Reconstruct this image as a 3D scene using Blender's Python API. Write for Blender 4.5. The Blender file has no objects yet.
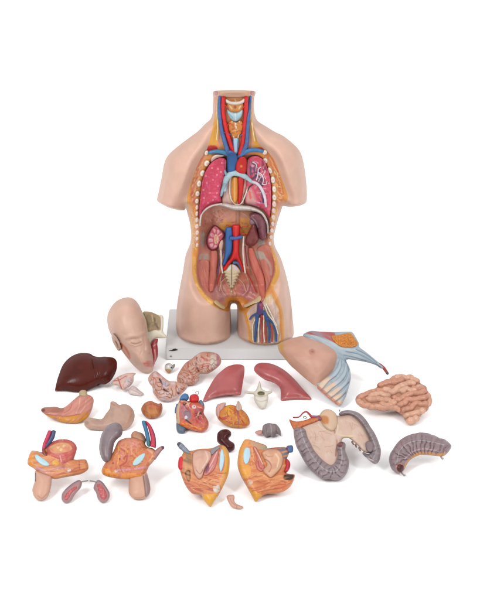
import bpy, bmesh, math, random
import numpy as np
from mathutils import Vector, noise
from mathutils.geometry import delaunay_2d_cdt
random.seed(4)
SC = bpy.context.scene
COL = SC.collection

# ------------------------------------------------------------------ camera
PITCH = math.radians(25.0)
FPX = 1580.0                      # focal length in photo pixels (480 wide)
DIST = 4.0
PXM = 395.0                       # photo pixels per metre at the subject
Fw = np.array([0, math.cos(PITCH), -math.sin(PITCH)])
Up = np.array([0, math.sin(PITCH), math.cos(PITCH)])
Rt = np.array([1.0, 0, 0])
def raydir(u, v):
    u = np.asarray(u, float)[..., None]; v = np.asarray(v, float)[..., None]
    return Fw * FPX + Rt * (u - 240.0) - Up * (v - 300.0)
_d = raydir(240, 339.3); CAM = -_d / np.linalg.norm(_d) * DIST
cam_d = bpy.data.cameras.new('camera'); cam = bpy.data.objects.new('camera', cam_d); COL.objects.link(cam)
cam.location = CAM; cam.rotation_euler = (math.radians(90) - PITCH, 0, 0)
cam_d.sensor_fit = 'HORIZONTAL'; cam_d.sensor_width = 36.0; cam_d.lens = 36.0 * FPX / 480.0
cam_d.clip_start = 0.1; cam_d.clip_end = 200
SC.camera = cam

# ------------------------------------------------------------------ light: white studio
W = bpy.data.worlds.new('World'); SC.world = W; W.use_nodes = True
nt = W.node_tree; nt.nodes.clear()
wo = nt.nodes.new('ShaderNodeOutputWorld'); bg = nt.nodes.new('ShaderNodeBackground')
tc = nt.nodes.new('ShaderNodeTexCoord'); sp = nt.nodes.new('ShaderNodeSeparateXYZ'); rp = nt.nodes.new('ShaderNodeValToRGB')
nt.links.new(tc.outputs['Generated'], sp.inputs[0]); nt.links.new(sp.outputs['Z'], rp.inputs[0])
rp.color_ramp.elements[0].position = 0.0; rp.color_ramp.elements[0].color = (.5, .5, .5, 1)
rp.color_ramp.elements[1].position = 0.9; rp.color_ramp.elements[1].color = (1.08, 1.08, 1.08, 1)
nt.links.new(rp.outputs[0], bg.inputs['Color']); bg.inputs['Strength'].default_value = 0.95
nt.links.new(bg.outputs[0], wo.inputs[0])
def softbox(name, loc, target, sx, sy, power):
    d = bpy.data.lights.new(name, 'AREA'); d.shape = 'RECTANGLE'; d.size = sx; d.size_y = sy; d.energy = power
    o = bpy.data.objects.new(name, d); COL.objects.link(o); o.location = loc
    o.rotation_euler = (Vector(target) - Vector(loc)).to_track_quat('-Z', 'Y').to_euler()
softbox('key_softbox', (-1.6, -2.6, 2.6), (0, -0.1, 0.2), 0.55, 1.5, 52)
softbox('fill_softbox', (1.9, -2.4, 2.3), (0, -0.1, 0.2), 0.45, 1.3, 27)
SC.view_settings.view_transform = 'Standard'; SC.view_settings.look = 'None'
SC.view_settings.exposure = 0.5; SC.view_settings.gamma = 1.0
ALB = 0.61                        # albedo for a colour read off the picture

# ------------------------------------------------------------------ helpers
def lin(hx):
    c = np.array([int(hx[i:i + 2], 16) / 255 for i in (0, 2, 4)])
    return np.where(c <= .04045, c / 12.92, ((c + .055) / 1.055) ** 2.4) * ALB
def mat(name, rough, bump=0.12, scale=160, coat=0.0, var=0.10, spec=.3):
    m = bpy.data.materials.new(name); m.use_nodes = True; t = m.node_tree; b = t.nodes['Principled BSDF']
    a = t.nodes.new('ShaderNodeAttribute'); a.attribute_name = 'Col'
    c = t.nodes.new('ShaderNodeTexCoord')
    n = t.nodes.new('ShaderNodeTexNoise'); n.inputs['Scale'].default_value = 34; n.inputs['Detail'].default_value = 5
    t.links.new(c.outputs['Object'], n.inputs['Vector'])
    mr = t.nodes.new('ShaderNodeMapRange'); mr.inputs[1].default_value = .3; mr.inputs[2].default_value = .7
    mr.inputs[3].default_value = 1 - var; mr.inputs[4].default_value = 1 + var * .7
    t.links.new(n.outputs[0], mr.inputs[0])
    mx = t.nodes.new('ShaderNodeVectorMath'); mx.operation = 'MULTIPLY'
    t.links.new(a.outputs['Color'], mx.inputs[0]); t.links.new(mr.outputs[0], mx.inputs[1])
    t.links.new(mx.outputs[0], b.inputs['Base Color'])
    n2 = t.nodes.new('ShaderNodeTexNoise'); n2.inputs['Scale'].default_value = scale; n2.inputs['Detail'].default_value = 3
    t.links.new(c.outputs['Object'], n2.inputs['Vector'])
    bp = t.nodes.new('ShaderNodeBump'); bp.inputs['Strength'].default_value = bump; bp.inputs['Distance'].default_value = .004
    t.links.new(n2.outputs[0], bp.inputs['Height']); t.links.new(bp.outputs[0], b.inputs['Normal'])
    b.inputs['Roughness'].default_value = rough; b.inputs['Specular IOR Level'].default_value = spec; b.inputs['Coat Weight'].default_value = coat; b.inputs['Coat Roughness'].default_value = .25
    return m
M = {'skin': mat('painted_skin', .42, .06, 220, var=.06), 'organ': mat('painted_organ', .42, .12, 170, .08),
     'gloss': mat('glossy_organ', .30, .05, 90, .06, .08), 'dark': mat('dark_glossy_organ', .25, .04, 90, .0, .06, .16), 'matte': mat('matte_vinyl', .6, .12, 200), 'board': mat('white_board', .45, .02, 60, var=.02)}

def cat(pts, step, closed=True, sharp=False):
    p = np.array(pts, float); n = len(p); out = []
    rng = range(n if closed else n - 1)
    for i in rng:
        if closed: a, b, c, d = p[i - 1], p[i], p[(i + 1) % n], p[(i + 2) % n]
        else: a, b, c, d = p[max(i - 1, 0)], p[i], p[i + 1], p[min(i + 2, n - 1)]
        L = np.linalg.norm(c - b); k = max(1, int(math.ceil(L / step)))
        for j in range(k):
            t = j / k
            if sharp: out.append(b + (c - b) * t)
            else:
                m1 = (c - a) * .5; m2 = (d - b) * .5
                lim = 1.1 * L
                for m_ in (m1, m2):
                    q = np.linalg.norm(m_)
                    if q > lim: m_ *= lim / q
                out.append((2*t**3-3*t*t+1)*b + (t**3-2*t*t+t)*m1 + (-2*t**3+3*t*t)*c + (t**3-t*t)*m2)
    if not closed: out.append(p[-1])
    return np.array(out)
def segdist(P, A, B):
    P = np.asarray(P, float); out = np.full(len(P), 1e9)
    for s in range(0, len(P), 4000):
        q = P[s:s + 4000, None, :]; ab = (B - A)[None]; l2 = np.maximum((ab ** 2).sum(-1), 1e-12)
        t = np.clip(((q - A[None]) * ab).sum(-1) / l2, 0, 1)
        out[s:s + 4000] = np.sqrt((((A[None] + ab * t[..., None]) - q) ** 2).sum(-1).min(1))
    return out
def inside(P, poly):
    P = np.asarray(P, float); x, y = P[:, 0], P[:, 1]; r = np.zeros(len(P), bool)
    A = poly; B = np.roll(poly, -1, 0)
    for (x0, y0), (x1, y1) in zip(A, B):
        if y0 == y1: continue
        c = (y0 > y) != (y1 > y)
        r ^= c & (x < (x1 - x0) * (y - y0) / (y1 - y0) + x0)
    return r
def sdist(P, poly):
    d = segdist(P, poly, np.roll(poly, -1, 0)); return np.where(inside(P, poly), d, -d)
def prof(x):
    x = np.clip(x, 0, 1); return np.sqrt(np.maximum(0, 1 - (1 - x) ** 2))
def triangulate(loops, s, outer):
    """fine triangulation of the region inside loop `outer`, all loops kept as edges"""
    lo, hi = outer.min(0), outer.max(0); g = []
    r = 0; y = lo[1]
    while y < hi[1]:
        x = lo[0] + (s * .5 if r % 2 else 0)
        while x < hi[0]:
            g.append((x + random.uniform(-.08, .08) * s, y + random.uniform(-.08, .08) * s)); x += s
        y += s * .866; r += 1
    g = np.array(g); g = g[inside(g, outer)]
    for L in loops: g = g[segdist(g, L, np.roll(L, -1, 0)) > s * .45]
    V = []; E = []
    for L in loops:
        o = len(V); V += [Vector(q) for q in L]; E += [(o + i, o + (i + 1) % len(L)) for i in range(len(L))]
    V += [Vector(q) for q in g]
    vo, eo, fo, *_ = delaunay_2d_cdt(V, E, [], 0, 1e-5, False)
    P = np.array([(q.x, q.y) for q in vo]); T = np.array([f for f in fo if len(f) == 3])
    cen = P[T].mean(1); T = T[inside(cen, outer)]
    return P, T
def boundary(T):
    e = np.concatenate([T[:, [0, 1]], T[:, [1, 2]], T[:, [2, 0]]]); k = np.sort(e, 1)
    _, idx, cnt = np.unique(k, axis=0, return_index=True, return_counts=True)
    return e[idx[cnt == 1]]
def vnoise(P, f, seed=0.0):
    return np.array([noise.noise(Vector((a * f + seed, b * f - seed, seed * 1.7))) for a, b in P])

def link_mesh(name, V, Fc, cols, parent, loc, m):
    me = bpy.data.meshes.new(name); me.from_pydata((np.asarray(V) - loc).tolist(), [], [list(map(int, f)) for f in Fc])
    at = me.color_attributes.new('Col', 'FLOAT_COLOR', 'POINT')
    c4 = np.ones((len(V), 4), np.float32); c4[:, :3] = cols; at.data.foreach_set('color', c4.ravel())
    bm = bmesh.new(); bm.from_mesh(me); bmesh.ops.remove_doubles(bm, verts=bm.verts, dist=2e-5)
    bmesh.ops.recalc_face_normals(bm, faces=bm.faces); bm.to_mesh(me); bm.free()
    me.polygons.foreach_set('use_smooth', [True] * len(me.polygons)); me.set_sharp_from_angle(angle=math.radians(62)); me.update()
    me.materials.append(M[m]); o = bpy.data.objects.new(name, me); COL.objects.link(o)
    if parent: o.parent = parent
    else: o.location = loc
    return o

class Plane:
    """a tilted resting plane: tilt from the floor, lowest picture row v0 at height e (px units)"""
    def __init__(s, u0, v0, tilt, e=1.0):
        d = raydir(u0, v0); z = e / PXM; k = (z - CAM[2]) / d[2]; s.p = CAM + d * k
        t = math.radians(tilt); s.n = np.array([0, -math.sin(t), math.cos(t)]); s.floor = True
        s.loc = np.array([s.p[0], s.p[1], 0.0])
    def pt(s, u, v, h=0.0):
        d = raydir(u, v); k = ((s.p - CAM) @ s.n) / (d @ s.n); q = CAM + d * k[..., None]
        return q - d / np.linalg.norm(d, axis=-1, keepdims=True) * (np.asarray(h) / PXM)[..., None]

class Thing:
    def __init__(s, name, label, category, frame, group=None):
        s.o = bpy.data.objects.new(name, None); COL.objects.link(s.o); s.o.location = frame.loc; s.o.empty_display_size = .03
        s.o['label'] = label; s.o['category'] = category
        if group: s.o['group'] = group
        s.f = frame; s.loc = np.array(frame.loc)

def paint(P, h, base, strokes):
    c = np.tile(lin(base) if isinstance(base, str) else base, (len(P), 1)); h = h.copy(); soft = .45
    for st in strokes:
        k = st[0]
        if k == 'l':
            q = cat(st[1], 1.0, False); d = segdist(P, q[:-1], q[1:]); a = np.clip((st[2] * .5 - d) / soft + .5, 0, 1); cl, dh = st[3], (st[4] if len(st) > 4 else 0)
            hh = dh * np.clip(1 - (d / (st[2] * .75)) ** 2, 0, 1)
        elif k == 'p':
            q = cat(st[1], 1.0); d = sdist(P, q); sf = st[4] if len(st) > 4 else soft; a = np.clip(d / sf + .5, 0, 1); cl, dh = st[2], (st[3] if len(st) > 3 else 0)
            hh = dh * np.clip(d / 2.0, 0, 1)
        elif k == 'd':
            q = np.array(st[1], float); d = np.sqrt(((P[:, None] - q[None]) ** 2).sum(-1)).min(1); a = np.clip((st[2] - d) / soft + .5, 0, 1); cl, dh = st[3], (st[4] if len(st) > 4 else 0)
            hh = dh * np.clip(1 - (d / (st[2] * 1.3)) ** 2, 0, 1)
        if cl: c = c * (1 - a[:, None]) + lin(cl)[None] * a[:, None]
        h = h + hh
    return c, h

def piece(th, name, outline, col, T=5.0, R=None, D=40.0, base=None, lift=0.0, strokes=(), s=.75, parent=None, m='organ', sharp=False, fn=None, label=None, back=1.0, sm=0):
    """a solid with the outline traced from the photo, rounded front, underside down to the floor (or sunk into `base`)"""
    f = th.f; L = cat(outline, s, True, sharp); P, Tr = triangulate([L], s, L)
    nxt = np.roll(L, -1, 0); d = segdist(P, L, nxt); R_ = R or max(d.max(), 1)
    def hfun(Q):
        Q = np.atleast_2d(Q); dd = np.maximum(sdist(Q, L), 0); return (base(Q) if base else 0) + lift + T * prof(dd / R_)
    b0 = base(P) if base else np.zeros(len(P))
    h = b0 + lift + T * prof(d / R_)
    if sm:
        e_ = np.unique(np.sort(np.concatenate([Tr[:, [0, 1]], Tr[:, [1, 2]], Tr[:, [2, 0]]]), 1), axis=0); deg = np.bincount(e_.ravel(), minlength=len(P)).clip(1); bd = np.unique(boundary(Tr))
        for _ in range(sm):
            a_ = np.bincount(e_[:, 0], h[e_[:, 1]], len(P)) + np.bincount(e_[:, 1], h[e_[:, 0]], len(P)); h2 = a_ / deg; h2[bd] = h[bd]; h = h2
    c, h = paint(P, h, col, strokes)
    if fn: c, h = fn(P, d, c, h)
    Vf = f.pt(P[:, 0], P[:, 1], h)
    if base is None and getattr(f, 'floor', False):
        Vb = f.pt(P[:, 0], P[:, 1], np.zeros(len(P))); Vb[:, 2] = np.maximum(Vb[:, 2] - np.minimum(.95 * d, D) / PXM, .0004)
        Vf[:, 2] = np.maximum(Vf[:, 2], .0006)
    else: Vb = f.pt(P[:, 0], P[:, 1], b0 + min(lift, 0) - back)
    be = boundary(Tr); n = len(P)
    Fc = [tuple(t) for t in Tr] + [(t[2] + n, t[1] + n, t[0] + n) for t in Tr]
    for a, b in be: Fc += [(b, a, a + n), (b, a + n, b + n)]
    o = link_mesh(name, np.concatenate([Vf, Vb]), Fc, np.concatenate([c, c]), parent or th.o, th.loc, m)
    if label: o['label'] = label
    o_h[o.name] = hfun
    return o
o_h = {}
def H(o): return o_h[o.name]

def tube(th, name, path, r, col, base=None, lift=0.0, parent=None, m='organ', step=1.0, seg=10, strokes=(), flat=1.0):
    f = th.f; q = cat(path, step, False); n = len(q)
    rr = np.interp(np.linspace(0, 1, n), np.linspace(0, 1, len(r)), r) if hasattr(r, '__len__') else np.full(n, float(r))
    h = (base(q) if base else np.zeros(n)) + (np.interp(np.linspace(0, 1, n), np.linspace(0, 1, len(lift)), lift) if hasattr(lift, '__len__') else lift)
    C = f.pt(q[:, 0], q[:, 1], h); tan = np.gradient(C, axis=0); tan /= np.linalg.norm(tan, axis=1, keepdims=True)
    view = C - CAM; view /= np.linalg.norm(view, axis=1, keepdims=True)
    a = np.cross(tan, view); a /= np.maximum(np.linalg.norm(a, axis=1, keepdims=True), 1e-9); b = np.cross(a, tan)
    rr = rr * np.array([1 + .09 * noise.noise(Vector((a_ * .4, b_ * .4, 2.0))) for a_, b_ in q]); tn = np.array([1 + .22 * noise.noise(Vector((a_ * .35, b_ * .35, 9.0))) for a_, b_ in q])
    V = []; Fc = []
    for i in range(n):
        for k in range(seg):
            w = 2 * math.pi * k / seg; V.append(C[i] + (a[i] * math.cos(w) + b[i] * math.sin(w) * flat) * rr[i] / PXM)
    for i in range(n - 1):
        for k in range(seg): Fc.append((i*seg+k, i*seg+(k+1) % seg, (i+1)*seg+(k+1) % seg, (i+1)*seg+k))
    V.append(C[0] - tan[0] * rr[0] * .5 / PXM); V.append(C[-1] + tan[-1] * rr[-1] * .5 / PXM)
    for k in range(seg): Fc.append((n*seg, (k+1) % seg, k)); Fc.append((n*seg+1, (n-1)*seg+k, (n-1)*seg+(k+1) % seg))
    V = np.array(V)
    if getattr(f, 'floor', False): V[:, 2] = np.maximum(V[:, 2], .0006)
    return link_mesh(name, V, Fc, lin(col)[None] * np.concatenate([np.repeat(tn, seg), tn[[0, -1]]])[:, None], parent or th.o, th.loc, m)

def gyri(f=.22, A=2.2, seed=3.0, sul='9A5444', w=.16):
    def fn(P, d, c, h):
        W1 = vnoise(P, .09, seed) * 5; W2 = vnoise(P, .09, seed + 9) * 5
        n = np.array([noise.noise(Vector(((a + x) * f, (b + y) * f, seed))) for (a, b), x, y in zip(P, W1, W2)])
        g = np.exp(-(n / w) ** 2); h = h - A * g * np.clip(d / 2.5, 0, 1)
        k = (.55 * np.exp(-(n / (w * .5)) ** 2))[:, None]
        return c * (1 - k) + lin(sul) * k, h
    return fn
def mottle(c2, f=.3, seed=1.0, amt=.7, thr=.1, dh=0.0, f2=None):
    def fn(P, d, c, h):
        n = vnoise(P * (np.array([1, f2]) if f2 else 1), f, seed); k = np.clip((n - thr) * 4, 0, 1)[:, None] * amt
        return c * (1 - k) + lin(c2) * k, h + dh * k[:, 0]
    return fn
def fibres(c2, ang, f=.9, amt=.55, dh=.35, seed=2.0):
    ca, sa = math.cos(math.radians(ang)), math.sin(math.radians(ang))
    def fn(P, d, c, h):
        q = np.stack([(P[:, 0] * ca + P[:, 1] * sa) * .12, (-P[:, 0] * sa + P[:, 1] * ca)], 1)
        n = vnoise(q, f, seed); k = np.clip(n * 2 + .2, 0, 1)[:, None] * amt
        return c * (1 - k) + lin(c2) * k, h + dh * n * np.clip(d / 2, 0, 1)
    return fn
def both(*fs):
    def fn(P, d, c, h):
        for g in fs: c, h = g(P, d, c, h)
        return c, h
    return fn

def scrib(poly, n, cols, w, length, ang, seed, dh=.15, spread=35):
    """fine painted vessels / fibres scattered inside a picture polygon"""
    rg = random.Random(seed); q = np.array(poly, float); lo, hi = q.min(0), q.max(0); out = []
    while len(out) < n:
        p = np.array([rg.uniform(lo[0], hi[0]), rg.uniform(lo[1], hi[1])])
        if not inside(p[None], q)[0]: continue
        a = math.radians(ang + rg.uniform(-spread, spread)); pts = [tuple(p)]
        for k in range(3):
            a += rg.uniform(-.35, .35); p = p + np.array([math.cos(a), math.sin(a)]) * length / 3
            if not inside(p[None], q)[0]: break
            pts.append(tuple(p))
        if len(pts) > 1: out.append(('l', pts, w * rg.uniform(.7, 1.3), rg.choice(cols), dh))
    return out

# ------------------------------------------------------------------ the white ground sheet
me = bpy.data.meshes.new('floor'); me.from_pydata([(-30, -30, 0), (30, -30, 0), (30, 60, 0), (-30, 60, 0)], [], [(0, 1, 2, 3)])
fl = bpy.data.objects.new('floor', me); COL.objects.link(fl); fl['kind'] = 'structure'
fm = bpy.data.materials.new('white_sweep'); fm.use_nodes = True; b = fm.node_tree.nodes['Principled BSDF']
nz = fm.node_tree.nodes.new('ShaderNodeTexNoise'); nz.inputs['Scale'].default_value = 3
cr = fm.node_tree.nodes.new('ShaderNodeValToRGB'); cr.color_ramp.elements[0].color = (.92, .92, .92, 1); cr.color_ramp.elements[1].color = (.95, .95, .95, 1)
fm.node_tree.links.new(nz.outputs[0], cr.inputs[0]); fm.node_tree.links.new(cr.outputs[0], b.inputs['Base Color'])
b.inputs['Roughness'].default_value = .9; b.inputs['Specular IOR Level'].default_value = .1; me.materials.append(fm)

# ------------------------------------------------------------------ the torso
SKIN = 'DFB5A1'
TO = [(214,91),(213.2,99),(212.6,107),(212.3,114),(210,119.5),(205,123.8),(198,131),(190,137),(178.3,145.8),(168.3,155),(164.2,163.3),(161.7,176.7),(158.6,191.7),(157,200),
      (160,203),(168.3,207.5),(178.3,210.2),(184.2,210.3),(186,208.5),(187.3,213.5),(189.3,221),(190.6,229),(191,237.5),(189.6,245),(187,251),(185,257.5),(182.7,272.5),(180.4,284),(177.7,300),(176,317),(176.7,331),
      (181,338),(192,342.6),(206,344.2),(220,342),(228.4,337.5),(231,332),(230.8,315),(230.5,307),(231.4,304.2),(233.7,303.4),(236.2,304.2),(237.1,307.5),(237.3,315),(237.3,332),
      (240.5,337.5),(252,343),(266,344.7),(279,342.8),(286.5,339.7),(293,335.5),(293.6,329),(292.5,316.7),(290.5,296),(286.9,278),(282,261),(279.2,254.5),(275.2,246.5),(273.8,238.7),(275.4,230),(278.4,218.7),(281.6,209.5),(283,206.2),
      (290,207),(300,205.7),(306,202.5),(307,197),(306.6,186),(304.5,167.5),(299.5,150.6),(285,137),(275,131.7),(266.3,126.4),(257.8,120.8),(255,114.5),(254,107),(254,99),(254.6,91)]
RIM = [(215.5,96.5),(215,107),(214.3,114),(213,126),(210.2,138),(207.2,148.5),(203.7,154),(198.7,162.5),(193.7,175),(189.6,187.5),(187,197.5),(187.4,205),(188.8,213),(190.5,222),(191.8,231),(192.2,241),(191.6,252),(192.2,262.5),(192.2,272.5),(194.6,282.5),(199,292),(205.5,300),(213,306),(221.2,310),(226.5,311.5),(229.4,310.5),(229.7,305.5),(231.4,302.6),(235.9,302.6),(238.2,305.5),(238.5,311.5),
       (243,313.5),(245.5,320),(247.5,330),(249.5,342),(258,343.3),(267,343.7),(277,342.4),(283.5,340.5),(284.2,332),(283.8,320),(282,308),(278.3,298),(274.2,289),(275.8,283),(279,276.7),(279.8,268),(277.5,259),(274.2,250),(272.2,243),(272.4,237),(274.4,227),(277.2,214.5),(281.2,206.5),(285.8,203),(287.8,197),(284.7,186.7),(279.8,173.5),(275.2,162),(269.4,153.5),(262.8,148.4),(258.6,143),(255,134.6),(253,121.5),(252.5,107),(252.4,96.5)]
CAV = [(211,161),(218,156.5),(230,153.5),(240,153.5),(252,154),(262,157.5),(268,169),(271.3,182),(272.2,200),(270.5,222),(269,240),(271,250),(274.3,262),(274.5,272),(270.5,283),(266.5,292),(262,299),(250,306),(244,308),(238.5,301),(229.5,301),(225,307.5),(214,301),(205,293.5),(198.5,283),(196.5,270),(198,255),(199.5,240),(199.5,215),(201,195),(204,175),(208,165)]
THW = [(247,313),(252,306.5),(258,302.5),(264,299),(270,294),(275,302),(279,311),(280,325),(279.8,341.3),(267,343),(251.5,342),(250,330),(248,320)]
BZ = .0315                                    # top of the base board
class TorsoFrame:
    floor = False; loc = np.array([0.0, 0.0, 0.0])
    U0, V0, K = 145, 80, 1
    def __init__(s):
        gu, gv = np.meshgrid(np.arange(145, 321), np.arange(80, 356)); G = np.stack([gu.ravel(), gv.ravel()], 1).astype(float); sh = gu.shape
        L = cat(TO, 1.5); A = L; B = np.roll(L, -1, 0); mid = (A + B) * .5
        cut = ((mid[:, 1] < 92) | ((mid[:, 1] > 333.5) & (mid[:, 1] < 350)) | ((mid[:, 1] > 200.5) & (mid[:, 1] < 210.5) & ((mid[:, 0] < 184) | (mid[:, 0] > 285))))
        s.edges = (A[~cut], B[~cut]); ins = inside(G, L)
        d = segdist(G, *s.edges); d = np.where(ins, d, 0)
        hh = (.100 + .006 * np.clip((G[:, 1] - 290) / 30, 0, 1)) * prof(d / (36.0 - 12 * np.clip((G[:, 1] - 270) / 45, 0, 1)))
        def blur(a, sg):
            k = np.exp(-np.arange(-int(3*sg), int(3*sg)+1) ** 2 / (2*sg*sg)); k /= k.sum()
            p = len(k)//2
            a = np.apply_along_axis(lambda r: np.convolve(np.pad(r, p, 'edge'), k, 'valid'), 0, a)
            return np.apply_along_axis(lambda r: np.convolve(np.pad(r, p, 'edge'), k, 'valid'), 1, a)
        wgt = blur(ins.astype(float).reshape(sh), 3.0)
        hb = blur((hh * ins).reshape(sh), 3.0) / np.maximum(wgt, .05)
        s.hs = hb * np.clip(d / 5.0, 0.0, 1).reshape(sh) ** .5
        for ci in range(sh[1]):
            col_ = np.where(ins.reshape(sh)[220:, ci])[0]
            if not len(col_): continue
            vb_ = 300 + col_.max()
            if vb_ < 328: continue
            d_ = raydir(145 + ci, vb_ + .6); hb_ = -(CAM[1] + d_[1] * (BZ - CAM[2]) / d_[2]) + .0015
            t_ = np.clip((vb_ - gv[:, ci]) / 55.0, 0, 1); s.hs[:, ci] = np.maximum(s.hs[:, ci], hb_ * (1 - t_ * t_ * (3 - 2 * t_)))
        rim = cat(RIM, 1.5); cv = cat(CAV, 1.5); tw = cat(THW, 1.5)
        dr = sdist(G, rim).reshape(sh); dc = sdist(G, cv).reshape(sh); dt = sdist(G, tw).reshape(sh)
        k = np.clip((dr + 9) / 10, 0, 1); k = k * k * (3 - 2 * k)
        low = np.clip((gv - 285) / 25.0, 0, 1)
        cap = .058 * (1 - low) + .112 * low
        y = s.hs * (1 - k) + np.minimum(s.hs, cap) * k
        y = y - .034 * prof(np.clip(dc, 0, None) / 15.0) - .006 * prof(np.clip(dt, 0, None) / 3)
        s.y = blur(y, .8)
    def _bil(s, a, u, v):
        x = np.clip(np.asarray(u, float) - 145, 0, a.shape[1] - 1.01); y = np.clip(np.asarray(v, float) - 80, 0, a.shape[0] - 1.01)
        i = x.astype(int); j = y.astype(int); fx = x - i; fy = y - j
        return (a[j, i]*(1-fx)+a[j, i+1]*fx)*(1-fy) + (a[j+1, i]*(1-fx)+a[j+1, i+1]*fx)*fy
    def aty(s, u, v, Y):
        d = raydir(u, v); k = (Y - CAM[1]) / d[..., 1]; return CAM + d * k[..., None]
    def pt(s, u, v, h=0.0): return s.aty(u, v, -s._bil(s.y, u, v) - np.asarray(h) / PXM)
TF = TorsoFrame()
T_ = Thing('anatomical_torso', 'tall armless torso cut open to show chest and belly organs, on a white board', 'anatomical model', TF)
L = cat(TO, 1.2); rim = cat(RIM, 1.0); cv = cat(CAV, 1.0); tw = cat(THW, 1.0)
P, Tr = triangulate([L, rim, cv, tw], 1.15, L)
cen = P[Tr].mean(1); inr = inside(cen, rim); inc = inside(cen, cv); intw = inside(cen, tw) & ~inc
reg = np.where(intw, 3, np.where(inc, 2, np.where(inr, 1, 0)))
Vf = TF.pt(P[:, 0], P[:, 1]); Vb = TF.aty(P[:, 0], P[:, 1], TF._bil(TF.hs, P[:, 0], P[:, 1]) * 1.0)
be = boundary(Tr); n = len(P)
bidx = np.unique(be); low = np.zeros(n, bool); low[bidx] = P[bidx, 1] > 333.6
dd_ = raydir(P[:, 0], P[:, 1]); zc = CAM + dd_ * ((BZ + .0006 - CAM[2]) / dd_[:, 2])[:, None]
zf = CAM + dd_ * ((BZ + .0022 - CAM[2]) / dd_[:, 2])[:, None]
k_ = (P[:, 1] > 300) & ((Vf[:, 2] < BZ + .0022) | low); Vf[k_] = zf[k_]
k_ = (P[:, 1] > 300) & ((Vb[:, 2] < BZ + .0006) | low); Vb[k_] = zc[k_]; Vb[low, 2] = BZ + .0006; Vb[low, :2] = Vf[low, :2]
cskin, _ = paint(P, np.zeros(n), SKIN, [('p', [(174,300),(186,305),(187,328),(182,338),(172,335)], 'CFA08E', 0, 14)])  # shading on the left thigh's outer side, painted into the skin colour
fat_st = [('l', RIM + RIM[:1], 3.2, 'E2A552'), ('l', RIM[5:22], 4.2, 'E3A14A'), ('l', RIM[49:60], 4.0, 'DF9846'),
    ('l', [(205,155),(199,167),(194.5,181),(192.5,193),(195,207)], 4.5, 'CF7A58'), ('l', [(209,150),(203,162),(198,176),(196,190)], 2.2, 'DD9468'),
    ('l', [(266,153),(273,165),(278,180),(281,195),(277,207)], 5.5, 'CF7448'), ('l', [(270,158),(276,172),(280.5,186),(282,197)], 1.3, 'E4A868'), ('l', [(266,157),(271.5,170),(275,184),(276.5,199)], 1.0, 'E0B078'),
    ('l', [(194.6,206),(195,222),(195.5,240),(195,256),(194.5,270)], 3.2, 'DA8A3E'), ('l', [(276.5,207),(274,222),(271.5,238)], 3.4, 'D9862F'),
    ('l', [(194,258),(194.6,272),(198,284),(204,294),(213,302)], 3.4, 'E2A95A'), ('l', [(275,252),(277,264),(276.4,274),(272.6,284)], 3.6, 'E0A452'),
    ('p', [(213.7,97),(218.5,97),(218.5,113),(214,114)], 'DB8F6E'), ('p', [(214,114),(218.2,113),(219.5,128),(218,143),(208,147),(211,134)], 'E2A240'),
    ('p', [(218.4,112),(220.5,128),(224,143),(218,146),(218.6,130)], 'DE9878'),
    ('p', [(250,97),(253.8,97),(253.8,112),(250,113)], 'DB8F6E'), ('p', [(250,113),(253.8,113),(254,122),(257,136),(262,147),(254,147),(251,130)], 'E1A03E'),
    ('p', [(248.5,122),(250.6,130),(253.5,146),(247.5,145)], 'DD9470'),
    ('p', [(218.5,97),(250,97),(247,128),(243,154),(229,154),(221,128)], 'C8824E'),
    ('p', [(208,146),(216.5,146),(217,151),(206,151)], 'C22A2C', 1), ('p', [(255,147.5),(262.5,147.5),(264,151),(256,151)], 'C23A26', 1),
    ('p', [(221,299),(230,295),(240,295),(249,302),(250,306),(243,311),(237,307),(236,302),(231,302),(229.5,308),(224,308)], 'C77A2A'), ('p', [(224,308),(229,310),(228,312),(222,310)], 'D08A30')]
fat_st += scrib([(262,150),(272,158),(281,178),(284,196),(277,208),(274,190),(268,166)], 34, ['E6B070','B4552E','EBC48C','C4643A'], .6, 9, 68, 11, .1, 18) + scrib([(206,152),(199,164),(193,180),(189,198),(195,206),(199,184),(205,166)], 26, ['E0A070','B8583A','E8BA84'], .6, 8, 112, 12, .1, 18)
fat_st += scrib([(188,208),(196,208),(197,250),(193,252)], 20, ['E8AE4E','C46A24','E9B870'], .7, 8, 88, 13, .1, 15) + scrib([(272,240),(281,208),(277,206),(271,232)], 14, ['E8AE4E','C46A24'], .7, 8, 100, 14, .1, 15) + scrib([(193,256),(198,284),(212,304),(220,308),(206,300),(196,286)], 12, ['EBBE70','D28A3A'], .7, 7, 60, 15, .1, 40) + scrib([(222,98),(247,98),(244,120),(240,152),(232,152),(225,120)], 24, ['8E3A2A','E2B080','B5602E','D8C0A8'], .7, 7, 90, 16, .1, 40)
cfat, _ = paint(P, np.zeros(n), 'D98F4C', fat_st)
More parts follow.
